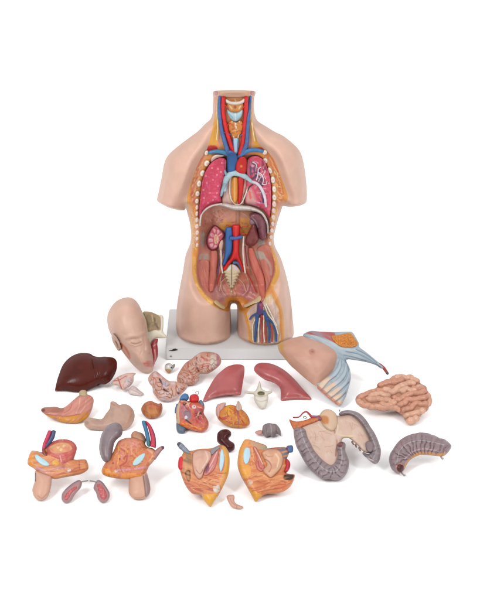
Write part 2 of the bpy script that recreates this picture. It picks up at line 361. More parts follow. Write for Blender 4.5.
cav_st = [('p', [(246,160),(262,158),(272,180),(272,205),(250,204),(244,190)], 'CF5A66'), ('p', [(243,186),(250,190),(258,204),(245,204)], 'D99A92'),
    ('p', [(227,177),(246,177),(246,204),(227,204)], 'E0B9A4'),
    ('p', [(200,214),(206,207),(234,204),(262,212),(268,226),(269,246),(199,246)], 'D6957C'), ('p', [(203,212),(214,205),(216,226),(206,236),(201,232)], 'B8705C', 0, 6),
    ('p', [(219,228),(224,221),(231,222),(230,232)], 'DE9A40'), ('p', [(238,222),(246,218),(251,222),(249,233),(240,236)], 'DE9440'), ('p', [(240,206),(252,210),(250,217),(240,217)], 'C98A6C'),
    ('p', [(199,240),(212,250),(212,292),(203,290),(197,275)], 'D58678'), ('p', [(199,262),(208,262),(208,284),(202,284)], 'CC6E6C', 0, 5),
    ('p', [(255,244),(268,242),(274,262),(272,284),(264,292),(262,272)], 'DA8676'), ('p', [(268,258),(273.6,262),(273,276),(268,284)], 'CE7070', 0, 4),
    ('l', [(202.5,234),(202,244)], 4.5, 'B5A094'), ('p', [(200,254.5),(208.5,254.5),(208.5,260.5),(200,260.5)], 'B9AC9C'), ('p', [(258.5,240),(264.5,240),(264.5,247),(259,247)], 'B3A69A'), ('p', [(254.5,251.5),(264,251.5),(266,258),(256,259.5)], 'BBB09F'),
    ('l', [(264,258),(269,264),(270.5,272)], 3, 'C5A7A0'),
    ('p', [(212,270),(222,276),(230,296),(222,302),(210,294)], 'CC7C6A'), ('p', [(213,288),(222,286),(227,296),(220,302),(213,299)], 'B87E7C', 0, 5), ('p', [(240,272),(251,270),(258,292),(247,302),(236,296)], 'CE785E'),
    ('p', [(238,288),(250,284),(256,294),(248,301),(240,300)], 'BC7070', 0, 6), ('l', [(250,292),(256,296)], 1, 'D7B5A8'), ('l', [(248,296),(254,299)], 1, 'D7B5A8'),
    ('p', [(224,300),(230,296.5),(240,296),(248,302),(247,308),(238,302),(229,302),(225,307)], 'CE8028')]
cav_st += scrib([(201,215),(214,207),(226,208),(224,222),(210,226),(202,236)], 26, ['A8604C','CF9A82','9C5644'], .7, 9, 70, 3) + scrib([(238,210),(252,212),(250,232),(240,232)], 10, ['D9A070','B5664A'], .6, 7, 60, 4)
cav_st += scrib([(200,250),(209,250),(209,290),(199,280)], 18, ['D98C80','B05450','C9A0A8'], .7, 10, 75, 5) + scrib([(258,246),(272,246),(273,280),(262,292)], 20, ['DE9684','B05450','D2B0A8'], .7, 11, 70, 6) + scrib([(214,276),(250,274),(256,294),(236,298),(216,298)], 34, ['C98C88','A86058','D2A48C','A86058'], .6, 6, 20, 7, .15, 80) + scrib([(219,222),(250,222),(248,236),(221,236)], 14, ['EBB45C','B8682C'], .7, 5, 10, 8, .2, 80)
ccav, _ = paint(P, np.zeros(n), 'DE9A80', cav_st)
ccav2, _ = mottle('C98C74', .3, 5, .5)(P, np.ones(n), ccav, np.zeros(n)); ccav = ccav2
thw_st = [('l', [(277.5,300),(281,315),(281.5,341)], 5.5, 'E0A050'), ('l', [(248.6,316),(250.6,330),(252,342)], 3.4, 'E2A458'), ('l', [(272,300),(276,315),(276.5,330)], 3, 'C9A6A0'), ('l', [(262,318),(262.5,342)], 5, 'DDA48E'), ('l', [(256,318),(253.5,340)], 2.0, 'E9D8C2'), ('p', [(263,296),(272,293),(274,300),(266,304)], 'D8B98E')]
cthw, _ = paint(P, np.zeros(n), 'D9B4A2', thw_st); cthw, _ = fibres('EBD9C8', 90, .9, .7)(P, np.ones(n), cthw, np.zeros(n))
for r, nm, cc in ((0, 'skin', cskin), (1, 'fat_layer', cfat), (2, 'cavity_wall', ccav), (3, 'thigh_muscle', cthw)):
    T0 = Tr[reg == r]
    Fc = [tuple(t) for t in T0]; VV = Vf; CC = cc
    if r == 0:
        VV = np.concatenate([Vf, Vb]); CC = np.concatenate([cc, cc]); Fc = Fc + [(t[2]+n, t[1]+n, t[0]+n) for t in Tr]
        for a, b_ in be: Fc += [(b_, a, a + n), (b_, a + n, b_ + n)]
    used = np.unique(np.array([i for f_ in Fc for i in f_])); mp = -np.ones(len(VV), int); mp[used] = np.arange(len(used))
    o = link_mesh(nm, VV[used], [tuple(mp[list(f_)]) for f_ in Fc], CC[used], T_.o, T_.loc, 'skin' if r == 0 else 'organ')
# the cut neck
tp = lambda *a, **k: piece(T_, *a, **{**dict(s=.7, base=lambda Q: np.zeros(len(Q)), D=0, back=2.0), **k})
tt = lambda *a, **k: tube(T_, *a, **{**dict(base=lambda Q: np.zeros(len(Q))), **k})
tp('neck_top', [(214.3,91),(222,90.3),(234,90),(246,90.3),(254.3,91),(253.6,95.5),(244,96.8),(234,97.2),(224,96.8),(215,95.5)], 'CFA68E', T=1.0, lift=1.5, m='skin', fn=mottle('D8A07E', .4, 2))
for a in ((214.6,92.6,217.4,94.8), (250.8,92.6,253.8,94.6)): tp('muscle_end', [(a[0],a[1]-1.6),(a[2],a[1]-1.6),(a[2]+.3,a[3]),(a[0]-.2,a[3])], 'C07A78', T=1.5, lift=2.2)
# neck contents
tp('hyoid_bone', [(226,99),(231,101.2),(235.5,101.4),(240,100.8),(244.3,98.4),(244.5,102),(241,104.2),(235.5,105),(230,104.4),(226,102.4)], 'E2D2C4', T=2.5, lift=2.5)
tp('throat_membrane', [(228,103.5),(243,103.5),(242,112),(236,113),(228.5,112)], 'CF8A4A', T=1.5, lift=1, strokes=[('d', [(235,107)], 1.6, 'A55A2C', .5), ('l', [(230,106),(232,109)], 1, 'E8CBA0'), ('l', [(240.5,106),(239,109)], 1, 'E8CBA0')])
lx = tp('larynx', [(227.4,109.2),(230.5,111.6),(235.4,112.6),(239.6,111.4),(242.6,109),(242.4,114),(240.5,118),(236.4,121.4),(232.5,120.4),(229.4,117),(227.6,113)], 'A9C6D0', T=3, lift=2.5, strokes=[('l', [(235.2,113),(235.8,120)], 1.0, 'C6DDE2', .5), ('l', [(229,113.5),(233,118)], 1, '7FA3B2')])
tp('thyroid_gland', [(229,122),(233,120.5),(236,122.5),(239,120.5),(242.5,122),(243,128),(241,134),(238,138),(233,138),(230.5,134),(228.6,128)], 'CE8038', T=2.2, lift=2, fn=mottle('A95526', .5, 3, .8), strokes=[('l', [(235.6,122),(236,128)], 1.6, 'E9D3BC', .6), ('l', [(232,131),(238,130)], 1, 'E2B070')])
tp('trachea', [(232.8,138.5),(238.2,138.5),(238.6,146),(236.8,155),(233.8,155),(232.8,146)], 'A8C4D6', T=2, lift=2, strokes=[('l', [(232.9,139),(233.6,154)], 1.3, '2F6AA0'), ('l', [(238,140),(237,154)], .9, '3F74A8')])
for pts, r in (([(223.4,97),(223.2,112.7),(226,128.7),(230.4,143.3),(233.4,154)], 2.1), ([(246,97),(245.8,111),(244.4,127.3),(242.6,143.3),(239.6,154)], 2.0)): tt('carotid_artery', pts, r, 'D3201F', lift=2.2)
for pts in ([(219.6,96.5),(219.4,111),(221.4,128.7),(225.2,143.3),(228.3,153)], [(250.2,96.5),(249,111),(247.6,128.7),(246.6,143.3),(243,152)]): tt('jugular_vein', pts, [1.4,1.6,1.7,2.0,2.4], '49689C', lift=3)
tt('subclavian_vein', [(209,152.6),(216,151.4),(223,152),(230,154.5)], [1.6,2,2.2,2.6], '3A7FA8', lift=3); tt('subclavian_vein', [(263,151.3),(256,149.8),(248,150.6),(240,154.4),(233,158)], [1.5,1.9,2.2,2.5,2.8], '3E76AC', lift=3)
CB = lambda Q: np.zeros(len(Q))
# lungs
dots = [(212,168),(218,169),(213,180),(218,186),(203.5,190),(210,193),(215,197),(204,198),(208,203),(217,175),(222,163),(221,172),(207,183),(213,200),(206,176),(217,193)]
lo = [(211.2,162.5),(217.5,158.2),(223,157.6),(226.3,160),(226.2,167.5),(224.4,177.5),(222,187.5),(220.8,196),(221,202.5),(214,204),(208,206.7),(203.5,210.5),(201.5,216),(199.8,219),(199.4,209.4),(200.4,196),(201.9,183.7),(205,172.5)]
tp('lung', lo, 'D2405C', T=6, R=6, lift=6, fn=mottle('E0608A', .5, 6, .6), strokes=[('d', dots, .8, 'EBA0A6', .4), ('l', [(226,160),(225.8,170),(223.5,184),(221.5,198)], 1.0, 'DDA9B0')], label='pink lung dotted with pale spots')
tp('lung_pleura', [(211.5,162),(216.5,158.6),(222,156.8),(224,155.6),(217,154.6),(212,157)], 'E2C6BA', T=1.2, lift=5)
l2 = tp('lung', [(247.6,159.5),(252,156.2),(258.5,156.6),(264,161),(268.3,171),(270.6,183),(271.4,197),(270.6,210),(269.4,217),(267,215),(262.4,209.8),(255,206.5),(246,203.6),(245,197),(246,184),(246.3,170)], 'D8506A', T=4, R=6, lift=4, fn=mottle('D97A86', .35, 8, .7), label='opened pink lung with white bronchi',
   strokes=[('p', [(250,163),(255,162),(257,172),(254,178),(250,175)], '6A4468'), ('p', [(259,176),(263,178),(263,186),(259,183)], '63405E'), ('p', [(262,160),(266,166),(266.5,172),(262,168)], 'A33C54'),
   ('p', [(246,188),(252,190),(256,204),(246,203)], 'D99C98', 0, 3), ('d', [(252.6,165.8)], 1.3, 'E9D6DC', .3), ('d', [(252.5,176.5)], 1.7, 'D12127', .8), ('l', [(248,160),(247.6,170),(247.4,178)], 1.2, 'E5C3BE'), ('l', [(249.5,192),(250.5,198)], 2.2, 'D66A58'), ('l', [(247.4,191),(249.5,187),(252.5,184.8)], 1.5, '2A2026', -.5),
   ('l', [(255,201),(260,203),(265,202)], 1, 'DDB6D0'), ('l', [(253,205),(259,206.5)], 1, 'D7A8C6')] + scrib([(249,160),(262,160),(270,184),(270,208),(258,202),(254,182)], 44, ['E8C0CC','8A2A4A','F0D8DC','5E3A62','B83058'], .6, 6, 70, 31, .3, 70))
for pts, r in (([(252,181.5),(257,183.5),(261.3,188.5),(264.5,196),(266.3,207)], [1.3,1.5,1.6,1.4,1]), ([(256.5,180),(258,174),(258.5,169),(261,167)], [.8,.7,.6,.5]), ([(258,172),(262,175),(263.5,180),(262.5,184)], [.6,.6,.6,.5]), ([(262,184),(266,184.5),(267,181)], [.6,.5,.5]), ([(252.5,162),(256,164),(257,168)], [.6,.6,.5])): tt('bronchus', pts, r, 'DED3DA', lift=9)
tt('lung_artery', [(252,178.5),(256,176),(260,171)], [.9,.8,.6], '4B3A6A', lift=8.6); tt('lung_artery', [(258,185),(262,193),(263,203)], [.9,.9,.6], '5A4A78', lift=8.6)
# great vessels
tp('superior_vena_cava', [(227.2,152),(231,150.5),(236.5,155),(238,160),(236.2,166),(234.8,172),(228.2,172),(227.2,164)], '2F64A0', T=3, lift=8)
tp('aortic_arch', [(235.4,167),(236.6,161.5),(240,157),(244.3,156.6),(246.8,160),(246.8,168),(245.6,173),(241,174.5),(236.4,172)], 'CC2420', T=3.4, lift=8.5, strokes=[('d', [(241.3,166.4)], 1.2, 'E08A3C', .4)])
tp('oesophagus', [(231.6,178),(235,176),(238,178),(238.3,190),(238,200),(235.6,204),(232.8,203),(231.2,192)], 'DA8C36', T=2.4, lift=5, strokes=[('l', [(234.6,178),(234.6,202)], 1.2, 'E8AE62', .2)])
tp('thoracic_aorta', [(238,177),(244,176),(243.6,188),(242,198),(240,204),(237.8,203.5),(238.2,190)], 'CE2222', T=2.6, lift=6)
tt('pulmonary_artery', [(224.4,191),(224.8,184),(227.2,177.4),(232.4,173.2),(238.6,173.6),(245.4,176.8),(251.5,181.5),(255,183)], [1.9,2.3,2.8,2.9,2.8,2.5,1.9,1.2], 'A9C4CC', lift=9, flat=.7)
tt('pulmonary_artery', [(225.4,183),(222.6,190),(221,196)], [2,1.6,1], '9AB6C2', lift=9.5); tt('pulmonary_artery', [(229,176),(226,174),(224.6,170)], [1.6,1.3,1], '7FA2B4', lift=9)
tt('pericardium_edge', [(230,178),(229.4,188),(231,199),(236,204.6),(241.5,203),(245.6,194),(249,184)], .7, 'E6D3C4', lift=6)
tp('heart_bed', [(226.4,176),(232,175),(245,176),(247,183),(244.6,196),(243,204.6),(234,205.6),(226,204),(221.6,203),(222.6,194),(225,184)], 'DDB3A2', T=2, R=3, lift=3.4, fn=mottle('CE9488', .3, 4, .7), strokes=[('l', [(227,180),(226,192),(227.6,203)], .8, 'B9A6B0', .3), ('l', [(224,188),(223.4,198)], .8, '8AA6B4', .3)])
for pts, r, c_ in (([(217.4,99),(217,112),(217.6,126),(216.6,140)], .5, 'E8D6A8'), ([(251.8,99),(251.4,112),(252.2,126),(254.6,141)], .5, 'E8D6A8'), ([(223,105),(226,106),(228,109)], .5, 'C8302A'), ([(246,105),(243.6,107),(242,110)], .5, 'C8302A'), ([(226,128),(228.4,124),(231,123)], .5, 'C8302A'), ([(244.4,128),(242,125),(240,124)], .5, 'C8302A'), ([(222,132),(227,133),(231,135)], .45, '4A6AA4'), ([(247,132),(243,134),(240,136)], .45, '4A6AA4'), ([(232,121),(232.6,130),(234,138)], .4, 'E6D2B4'), ([(239.6,121),(239,130),(238,138)], .4, 'E6D2B4')): tt('neck_branch', pts, r, c_, lift=3.2, seg=7)
for pts, r, c_ in (([(232.5,234),(228,234.4),(223.6,236)], .7, 'CC3A30'), ([(240,233),(244,234),(247.4,236)], .7, 'CC3A30'), ([(236,229),(232,226),(226,225)], .5, 'C8453A'), ([(236.6,229),(242,227),(248,226.6)], .5, 'C8453A'), ([(229,212),(222,216),(216,223)], .4, 'C9908A'), ([(243,213),(248,217),(252,222)], .4, 'C9908A'), ([(222.6,273),(220.4,280),(221.6,290),(226,296)], .5, 'C9937F'), ([(245.3,273),(248,281),(247.4,290),(242,296)], .5, 'C9937F'), ([(222.4,270.5),(219,277),(217,286)], .6, 'B6332E'), ([(246,271),(251,280),(256,292)], .6, 'B6332E'), ([(225.6,278),(221,283),(219.6,291)], .4, 'CFA284'), ([(238.6,279),(243.4,284),(246,292)], .4, 'CFA284')): tt('belly_branch', pts, r, c_, lift=3.6, seg=7)
# ribs (cut ends)
RL = [(206.5,152.9,1.7,2.2),(207,163.4,2.2,3.2),(202.6,173.3,2.1,3.2),(199.2,183.6,1.9,3.0),(197.8,193.6,1.8,2.7)] + [(197.1,201.0 + 6.3*i,1.65 - .06*i,2.6 - .1*i) for i in range(8)]
RR = [(264.6,152.4,2.1,2.0),(265.4,160.6,2,2.4),(270,170.4,1.9,3.3),(273,179.8,1.9,3.2),(274,189.2,1.9,3.0)] + [(274.3 - .28*i - .045*i*i,197.4 + 6.6*i,1.7 - .06*i,2.7 - .12*i) for i in range(8)]
for i, (u, v, a, b_) in enumerate(RL + RR):
    ang = (-25 if u < 234 else 25) if v < 178 else (-8 if u < 234 else 6); ca, sa = math.cos(math.radians(ang)), math.sin(math.radians(ang))
    a, b_ = a * 1.24 * random.uniform(.88, 1.1), b_ * 1.14 * random.uniform(.9, 1.1); u += random.uniform(-.25, .25)
    pts = [(u + ca*a*math.cos(w) - sa*-b_*math.sin(w)*1.0*-1*-1, v + sa*a*math.cos(w)*-1 + ca*b_*math.sin(w)) for w in [k*math.pi/4 for k in range(8)]]
    tp('rib', pts, ('EDE3D2' if i % 13 < 6 else 'EBD2C6'), T=2.0, R=1.2, lift=1.0, s=.5, strokes=[('d', [(u + .3, v + .4)], a * .45, 'E2BFAE', -.2)])
# diaphragm
tt('diaphragm', [(200,226),(201,216),(205.4,209.6),(212.5,205.6),(222,203.9)], [.6,.8,.9,.9,1.0], 'CFC2BA', lift=11)
tp('diaphragm', [(218,203.6),(226,203.2),(232,204.6),(240,205.2),(250,206.2),(258,209),(263.5,213),(267,219),(268.6,226),(268.4,234),(267.2,233),(266.6,225),(264.2,218.6),(260.6,214),(254,211.4),(246,210.6),(234,210.2),(226,207.6),(219,205.6)], 'CABDB6', T=2.6, lift=9, strokes=[('l', [(222,205),(234,207.5),(250,208.6),(262,213.4),(267,222)], 1.2, 'E4DBD4', .4)], fn=mottle('B9ABA8', .4, 3, .5))
tt('diaphragm_crus', [(238,210),(238,217),(238,224)], .8, 'C08A74', lift=2)
# kidneys, spleen
ks = tp('kidney', [(214.4,224.8),(210.4,229),(206.9,236),(206.2,243.7),(208.2,248.7),(212.3,250.8),(217.5,249),(220.8,243),(224.8,236.8),(224.6,233),(220.2,228)], '6E1E2C', T=4, lift=4, R=3.5, s=.45, label='kidney cut open showing pale pink calyces', fn=mottle('8E3A4A', .6, 3, .4),
   strokes=[('p', [(214.3,226.8),(209.2,235.4),(208.2,243.5),(210.2,247.8),(213,249.2),(216.8,247.2),(219.4,241.8),(223,235.8),(219.6,230)], 'BE5464', -.7)] + [('p', q, 'DDA0A4', .5, .7) for q in ([(213,228.6),(215.6,229.6),(214.8,233.4)], [(210.6,233),(213.4,234),(214,237),(210.6,236)], [(209,238.6),(212.6,239),(213,241.6),(209,242)], [(209.6,244.4),(212.8,243.4),(213.4,246),(211.4,247.6)], [(213.8,248.2),(214.8,244.8),(217,246.4)], [(217.4,229.4),(219.6,231.4),(217.2,234.6)])] +
   [('p', [(215,234.6),(217.4,235.6),(218.6,239),(217.6,243),(215.4,244),(214.2,240.6)], 'E3BB98', .8, 1), ('l', [(216.4,236),(216,240),(216.8,243)], .7, 'C58A6C', .3), ('l', [(218.6,236),(221.6,234)], 1.2, 'E0A8A0', .4)])
tp('renal_pelvis', [(219,241),(222,239),(223.4,242),(222.6,248),(221,252),(219.4,250),(218.4,246)], 'D9AE98', T=2, lift=5)
tp('spleen', [(249.4,216),(253.7,212.7),(260.6,213.8),(265,218.8),(266.8,227.5),(265.6,238.6),(262,240.4),(258.8,237.4),(257.2,228.7),(253.9,222.3)], '78434C', T=5, lift=5, fn=mottle('8E5A62', .3, 2, .6), m='gloss', strokes=[('l', [(250.5,217),(255,221),(257.5,227)], 1.4, '96808A', .4)])
tp('kidney', [(252.6,223.6),(248.7,231),(245.6,238.7),(245.6,243.7),(248.6,246.2),(253.7,246),(257.6,241.9),(258.9,237.5),(257.2,231),(255.8,225.4)], '783433', T=6, lift=7, m='gloss', fn=mottle('8A4642', .4, 5, .6), label='whole dark red kidney')
tp('adrenal_gland', [(250.5,219),(254,221),(255,224.5),(252,225.5),(249.4,223)], '8A6A72', T=2, lift=7)
# big belly vessels
tp('inferior_vena_cava', [(225.6,228.4),(228.6,227),(232.2,228),(232.8,240),(231.8,252),(228.6,258),(225.4,265),(222,265.5),(223.6,259),(225,250),(225.2,238)], '3568A6', T=3.4, lift=5)
tt('renal_vein', [(230,238.2),(236,238),(242,236.8)], [2,1.7,1.4], '3F62A4', lift=9.4)
tp('abdominal_aorta', [(232.2,225.4),(236,224.4),(240,225.6),(239.6,240),(239.4,254),(242,262),(245.6,270.5),(242.6,271.4),(239,264),(235.4,259.6),(230,264),(225.6,270.5),(222.6,269.6),(226,263.4),(230.6,257.4),(232.8,250),(232.6,238)], 'D4201F', T=3.4, lift=5.8, strokes=[('l', [(236,226),(236,252)], 1, 'E2403A', .2)])
tt('iliac_vein', [(233,262.5),(238,263),(241.4,268)], [1.6,1.6,1.3], '4A6A94', lift=5)
tt('ureter', [(243.7,236.5),(243,250),(243.9,263),(245.3,273)], .85, 'E2D2C6', lift=9); tt('ureter', [(220.8,250.5),(221.2,258.7),(221.4,266),(222.6,273)], .85, 'DFCDBE', lift=7)
tt('gonadal_artery', [(245.3,246),(246,256),(247.5,266)], .6, '8A2E50', lift=7); tt('gonadal_artery', [(223.2,252),(219.6,262),(218,274)], .6, '6E3E74', lift=6); tt('gonadal_artery', [(224,262),(221.8,270),(224,277)], .6, 'B62C2C', lift=6.4)
# psoas, sacrum, pubis
tp('psoas_muscle', [(211,250),(217,250.5),(218.5,258),(217.4,270),(215.6,282),(213,291),(209.6,291.4),(209,282),(209.8,270),(210,259)], 'CC7060', T=3.2, lift=1.6, fn=fibres('DA8A78', 88))
tp('psoas_muscle', [(248.4,248),(253,248),(256,256),(260,266),(264,277),(265,288),(264,300),(260.6,302),(259.4,294),(256.4,281),(251.4,268),(248.4,257)], 'CF6C5C', T=3.4, lift=1.8, fn=fibres('DC8674', 72))
tp('iliacus_muscle', [(257,249),(267,245),(272.4,256),(273.2,270),(270,282),(265.6,291),(264.8,280),(260.4,264)], 'D27E6C', T=1.2, lift=.4, fn=fibres('E09C88', 74, .8, .6, .3), strokes=[('p', [(255,252),(263,252),(265,258),(257,259)], 'BDB09F'), ('l', [(265,258),(270,265),(271,274)], 2.4, 'C9A8A0')])
tp('iliacus_muscle', [(198.6,262),(209,261),(209.6,275),(208.8,290.6),(203.6,287),(199,277)], 'CE7868', T=1.2, lift=.3, fn=fibres('DE9684', 80, .8, .6, .3))
sac = [(225.4,268.6),(229.8,264.2),(232,263.8),(235.4,264.8),(239.6,269)]
sp_l = []; 
for i, v in enumerate((272.4, 275.4, 278.4, 281.4, 284.2, 287)): wv = 9.2 - i * 1.35; sp_l += [(231.6 - wv, v), (231.6 - wv + 2.2, v + 1.5)]
sp_r = [(463.2 - a, b_) for a, b_ in sp_l[::-1]]
tp('sacrum', sac[::-1] + sp_l + [(230.6,291.5),(231.6,293.2),(232.6,291.5)] + sp_r, 'D8C4A2', T=2.6, R=3, lift=3.5, sharp=False, strokes=[('l', [(231.6,264.5),(231.6,290)], .8, '6E5648', -.8), ('l', [(226,270),(224.6,271.4)], .8, 'C0D0A8'), ('p', [(225,269),(229.6,264.6),(231,265),(231,269),(228,270.6)], 'D8E0CE'), ('p', [(232.6,265),(236,265.6),(239,269),(235,270)], 'E0C4C8')] + [('l', [(231.6 - 6.5 + i, 273.4 + 3*i),(231.6 - 1.5, 274.6 + 3*i)], .6, 'B89C78', -.4) for i in range(5)] + [('l', [(231.6 + 6.5 - i, 273.4 + 3*i),(231.6 + 1.5, 274.6 + 3*i)], .6, 'B89C78', -.4) for i in range(5)])
tp('pubic_bone', [(214.6,300.4),(217,300.6),(221,304),(225,307),(224,309.4),(219,307),(214.4,303)], 'DEC695', T=2.4, lift=2.6, strokes=[('l', [(214,304),(219,308),(224,310)], .9, '8A5A20')])
tp('pubic_bone', [(259.5,295.6),(261.6,298),(259,302),(253,304),(246,307.6),(243.6,305.6),(248,303),(254,300)], 'E0CBA2', T=2.4, lift=3.2, strokes=[('l', [(245,308),(252,305),(258,303)], .9, 'A07030')])
# opened thigh
tp('femoral_vessels', [(258,303.5),(262,302.5),(263.6,308),(263,313),(260,315.5),(256.6,314),(257,308)], '5A4476', T=2.6, lift=2.6, strokes=[('p', [(260.2,303),(263.4,304),(263,309),(260.4,309)], '9C3A5E')])
for pts, r in (([(259,311),(257.4,316),(256.4,324),(255.6,333),(254.8,342)], [2,1.9,1.5,1.2,1]), ([(257.8,313),(252,316),(249.6,319.5)], [1.1,.9,.7]), ([(262,310),(266,316.6),(268.2,324),(269.4,332),(269,342.5)], [1.8,1.6,1.2,1,.9]), ([(266,317),(271.7,321.8),(275,328),(276.3,334),(276.2,341.6)], [1,1,1,.9,.9])): tt('femoral_vein', pts, r, '37588E', lift=2.2)
for pts in ([(261.6,312),(261,322),(262.4,332),(261.6,343)], [(262,315),(265,326),(266,342.5)], [(271,325),(272.6,334),(272,342)]): tt('femoral_artery', pts, .7, 'C4453E', lift=2.2)
for pts in ([(264.6,305),(268,314),(273.6,322),(278,334)], [(266,304),(271,314),(276.6,326)], [(263.5,307),(263.8,318),(263.6,330),(264.4,342)], [(256,318),(252.6,326),(253,340)], [(259.6,318),(258.4,330),(258.8,342)]): tt('nerve', pts, .65, 'EDE2CC', lift=2.4)
# base board
yf, yb = -.115, .113
def board():
    A = TF.aty(np.array([165.4, 294.0]), np.array([347.0, 347.0]), yf); x0, x1 = A[0, 0], A[1, 0]
    bm = bmesh.new(); vs = [bm.verts.new(p) for p in [(x0, yf, .0005), (x1, yf, .0005), (x1 - .004, yb, .0005), (x0, yb, .0005), (x0, yf, BZ), (x1, yf, BZ), (x1 - .004, yb, BZ), (x0, yb, BZ)]]
    for f_ in ((3,2,1,0),(4,5,6,7),(0,1,5,4),(1,2,6,5),(2,3,7,6),(3,0,4,7)): bm.faces.new([vs[i] for i in f_])
    bmesh.ops.bevel(bm, geom=bm.edges[:], offset=.0018, segments=2, affect='EDGES')
    me = bpy.data.meshes.new('base_board'); bm.to_mesh(me); bm.free()
    at = me.color_attributes.new('Col', 'FLOAT_COLOR', 'POINT'); at.data.foreach_set('color', np.tile(np.append(lin('E4E2E1'), 1), (len(me.vertices), 1)).astype(np.float32).ravel())
    me.materials.append(M['board']); o = bpy.data.objects.new('base_board', me); COL.objects.link(o); o.parent = T_.o
    return o
bo = board()
def mark(name, poly, col):
    q = cat(poly, .5); P, Tr = triangulate([q], .6, q); V = TF.aty(P[:, 0], P[:, 1], yf - .0009); n = len(P); Vb_ = V + np.array([0, .0012, 0])
    Fc = [tuple(t) for t in Tr]
    for a, b_ in boundary(Tr): Fc += [(b_, a, a+n), (b_, a+n, b_+n)]
    link_mesh(name, np.concatenate([V, Vb_]), Fc, np.tile(lin(col), (2*n, 1)), bo, T_.loc, 'matte')
mark('maker_logo', [(168.6,350.8),(171,350.3),(173.4,349.2),(175.4,348.7),(176.4,349.3),(178,349.9),(176,350.6),(173,351.1)], '2E2C2A')
mark('maker_lettering', [(169.8,356.2),(171,355.7),(172,356.1),(171.8,357),(170.3,357.1)], '8E8A88')

# ------------------------------------------------------------------ loose organs on the floor
def organ(name, label, category, u, v, tilt, e=1.0, group=None): return Thing(name, label, category, Plane(u, v, tilt, e), group)

# head
t = organ('head_half', 'pale skin coloured head half tipped on its chin, sawn open beside the board', 'head model', 140, 373.4, 58, 1)
sk = piece(t, 'skull_bone', [(143,312),(150,311.6),(158,314.8),(163,316),(163.4,326),(163.3,332),(167,337.2),(163,338.2),(156,338.4),(153,341),(152,346),(144,346),(138,330)], 'E3D9C2', T=3, lift=-9, D=6, base=lambda Q: np.zeros(len(Q)), back=14, strokes=[('l', [(160.4,316),(160.6,330)], .8, 'C9A9A4')])
piece(t, 'skull_hollow', [(143,313.4),(150,312),(156,314),(160,317.4),(159.8,329.6),(155,329.4),(149.5,331.4),(144,330)], 'A48C68', T=.6, base=H(sk), lift=.9, strokes=[('l', [(148,316),(150,323),(149.5,330)], 2.6, 'B89E78'), ('p', [(146,315),(152,314.4),(157.6,318.6),(157.6,326),(151,327.6),(146,327)], '8A7350', -.4, 2.5), ('l', [(154,318),(155.5,324),(158,328)], 2, '6F5A40'), ('l', [(152,315),(153,321)], 1.5, 'B79C74')], fn=mottle('A58A64', .4, 4, .6))  # shallow patch; its darker middle paints in the shade of a bowl
piece(t, 'throat_muscle', [(152,341.6),(154,339.4),(158,338.8),(157.4,344),(158,350),(157.6,357),(155,363),(152.4,368),(149,366),(150,350)], 'A3343C', T=4, lift=-5, D=8, base=lambda Q: np.zeros(len(Q)), back=10, strokes=[('l', [(154.6,350),(155.4,358),(153.4,365)], 1.6, 'D98C84', .5), ('l', [(153.4,346),(156.4,344)], 1.2, 'D27A78')])
HO = [(107.3,316),(109.4,310),(113,304.4),(118.5,299.8),(126.9,297.2),(133.6,298.8),(138.8,304.4),(142.6,312.4),(145.8,319.4),(147.2,327),(148.8,338),(151.4,348),(153,357),(153.2,365),(152.6,371),(147.3,373.2),(140,371),(132.7,364.6),(126.5,357),(121,349.8),(116.5,342.5),(110.6,334),(107.6,325)]
SKH = 'D8B09D'
hd = piece(t, 'face', HO, SKH, sm=40, T=26, R=24, D=55, m='skin', s=.6, strokes=[
    ('l', [(146.2,326),(146.6,334),(147.6,343),(148,349)], 3.6, None, 1.6), ('d', [(147.6,349.6)], 2.6, None, .9),      # nose
    ('l', [(126,337.5),(133,335.4),(140,334.8),(144,333)], 3.4, None, 1.3), ('p', [(128,340),(134,337.4),(141,338),(142,342.6),(135,344.8),(129,343.4)], 'D4AE9A', -1.6, 2), ('l', [(130,343.4),(135,345.6),(141,344)], 1.6, None, .9), ('l', [(130.5,341.4),(135.5,341.6),(141,340.4)], 3, None, 1.0), ('l', [(130.6,343),(136,343.8),(141.4,341.8)], .8, 'B58A78', -.7),
    ('p', [(143.5,362.2),(147.6,360.8),(152.6,361.4),(152.8,366.6),(147.4,367),(144,365)], 'D28478', .6, 1.2), ('l', [(144,364),(148,363.8),(153,363.8)], .7, 'C07A70', -.5), ('l', [(145,362.4),(149,361.8)], 1.4, None, .6), ('l', [(146,366),(150,366.4)], 1.6, None, .7),
    ('l', [(130,352),(136,356),(141,362)], 5, None, .7), ('l', [(142,351),(140,356),(141.6,361)], 1.0, None, -.5), ('d', [(149.4,353.4)], 1.2, 'D89A90', .2),
    ('p', [(120.6,343),(125,346),(129.4,352.4),(130.4,358.6),(127.5,358),(122.4,351)], 'C4683F', -.5, 1.4), ('l', [(123,347),(128,356)], .8, 'DD9468', .3), ('l', [(125.6,347.6),(129,355)], .7, 'B4512C'),
    ('l', [(142,313),(145,319.5),(146.6,327),(148.4,338)], 1.2, 'D9C7AE'),
    ('l', [(121,318),(124,325),(126,333)], 3, None, .3)])
er = piece(t, 'ear', [(111.4,336.4),(113,333.8),(116.6,337),(119.4,342),(120.8,347.4),(120.4,350.4),(118,350.6),(115.2,346.6),(112.6,341.6)], 'D3AD98', T=3.4, base=H(hd), lift=1, back=4, m='skin', strokes=[('l', [(114.4,338),(117,343),(118.4,348)], 1.2, 'BE9280', -1.0)])

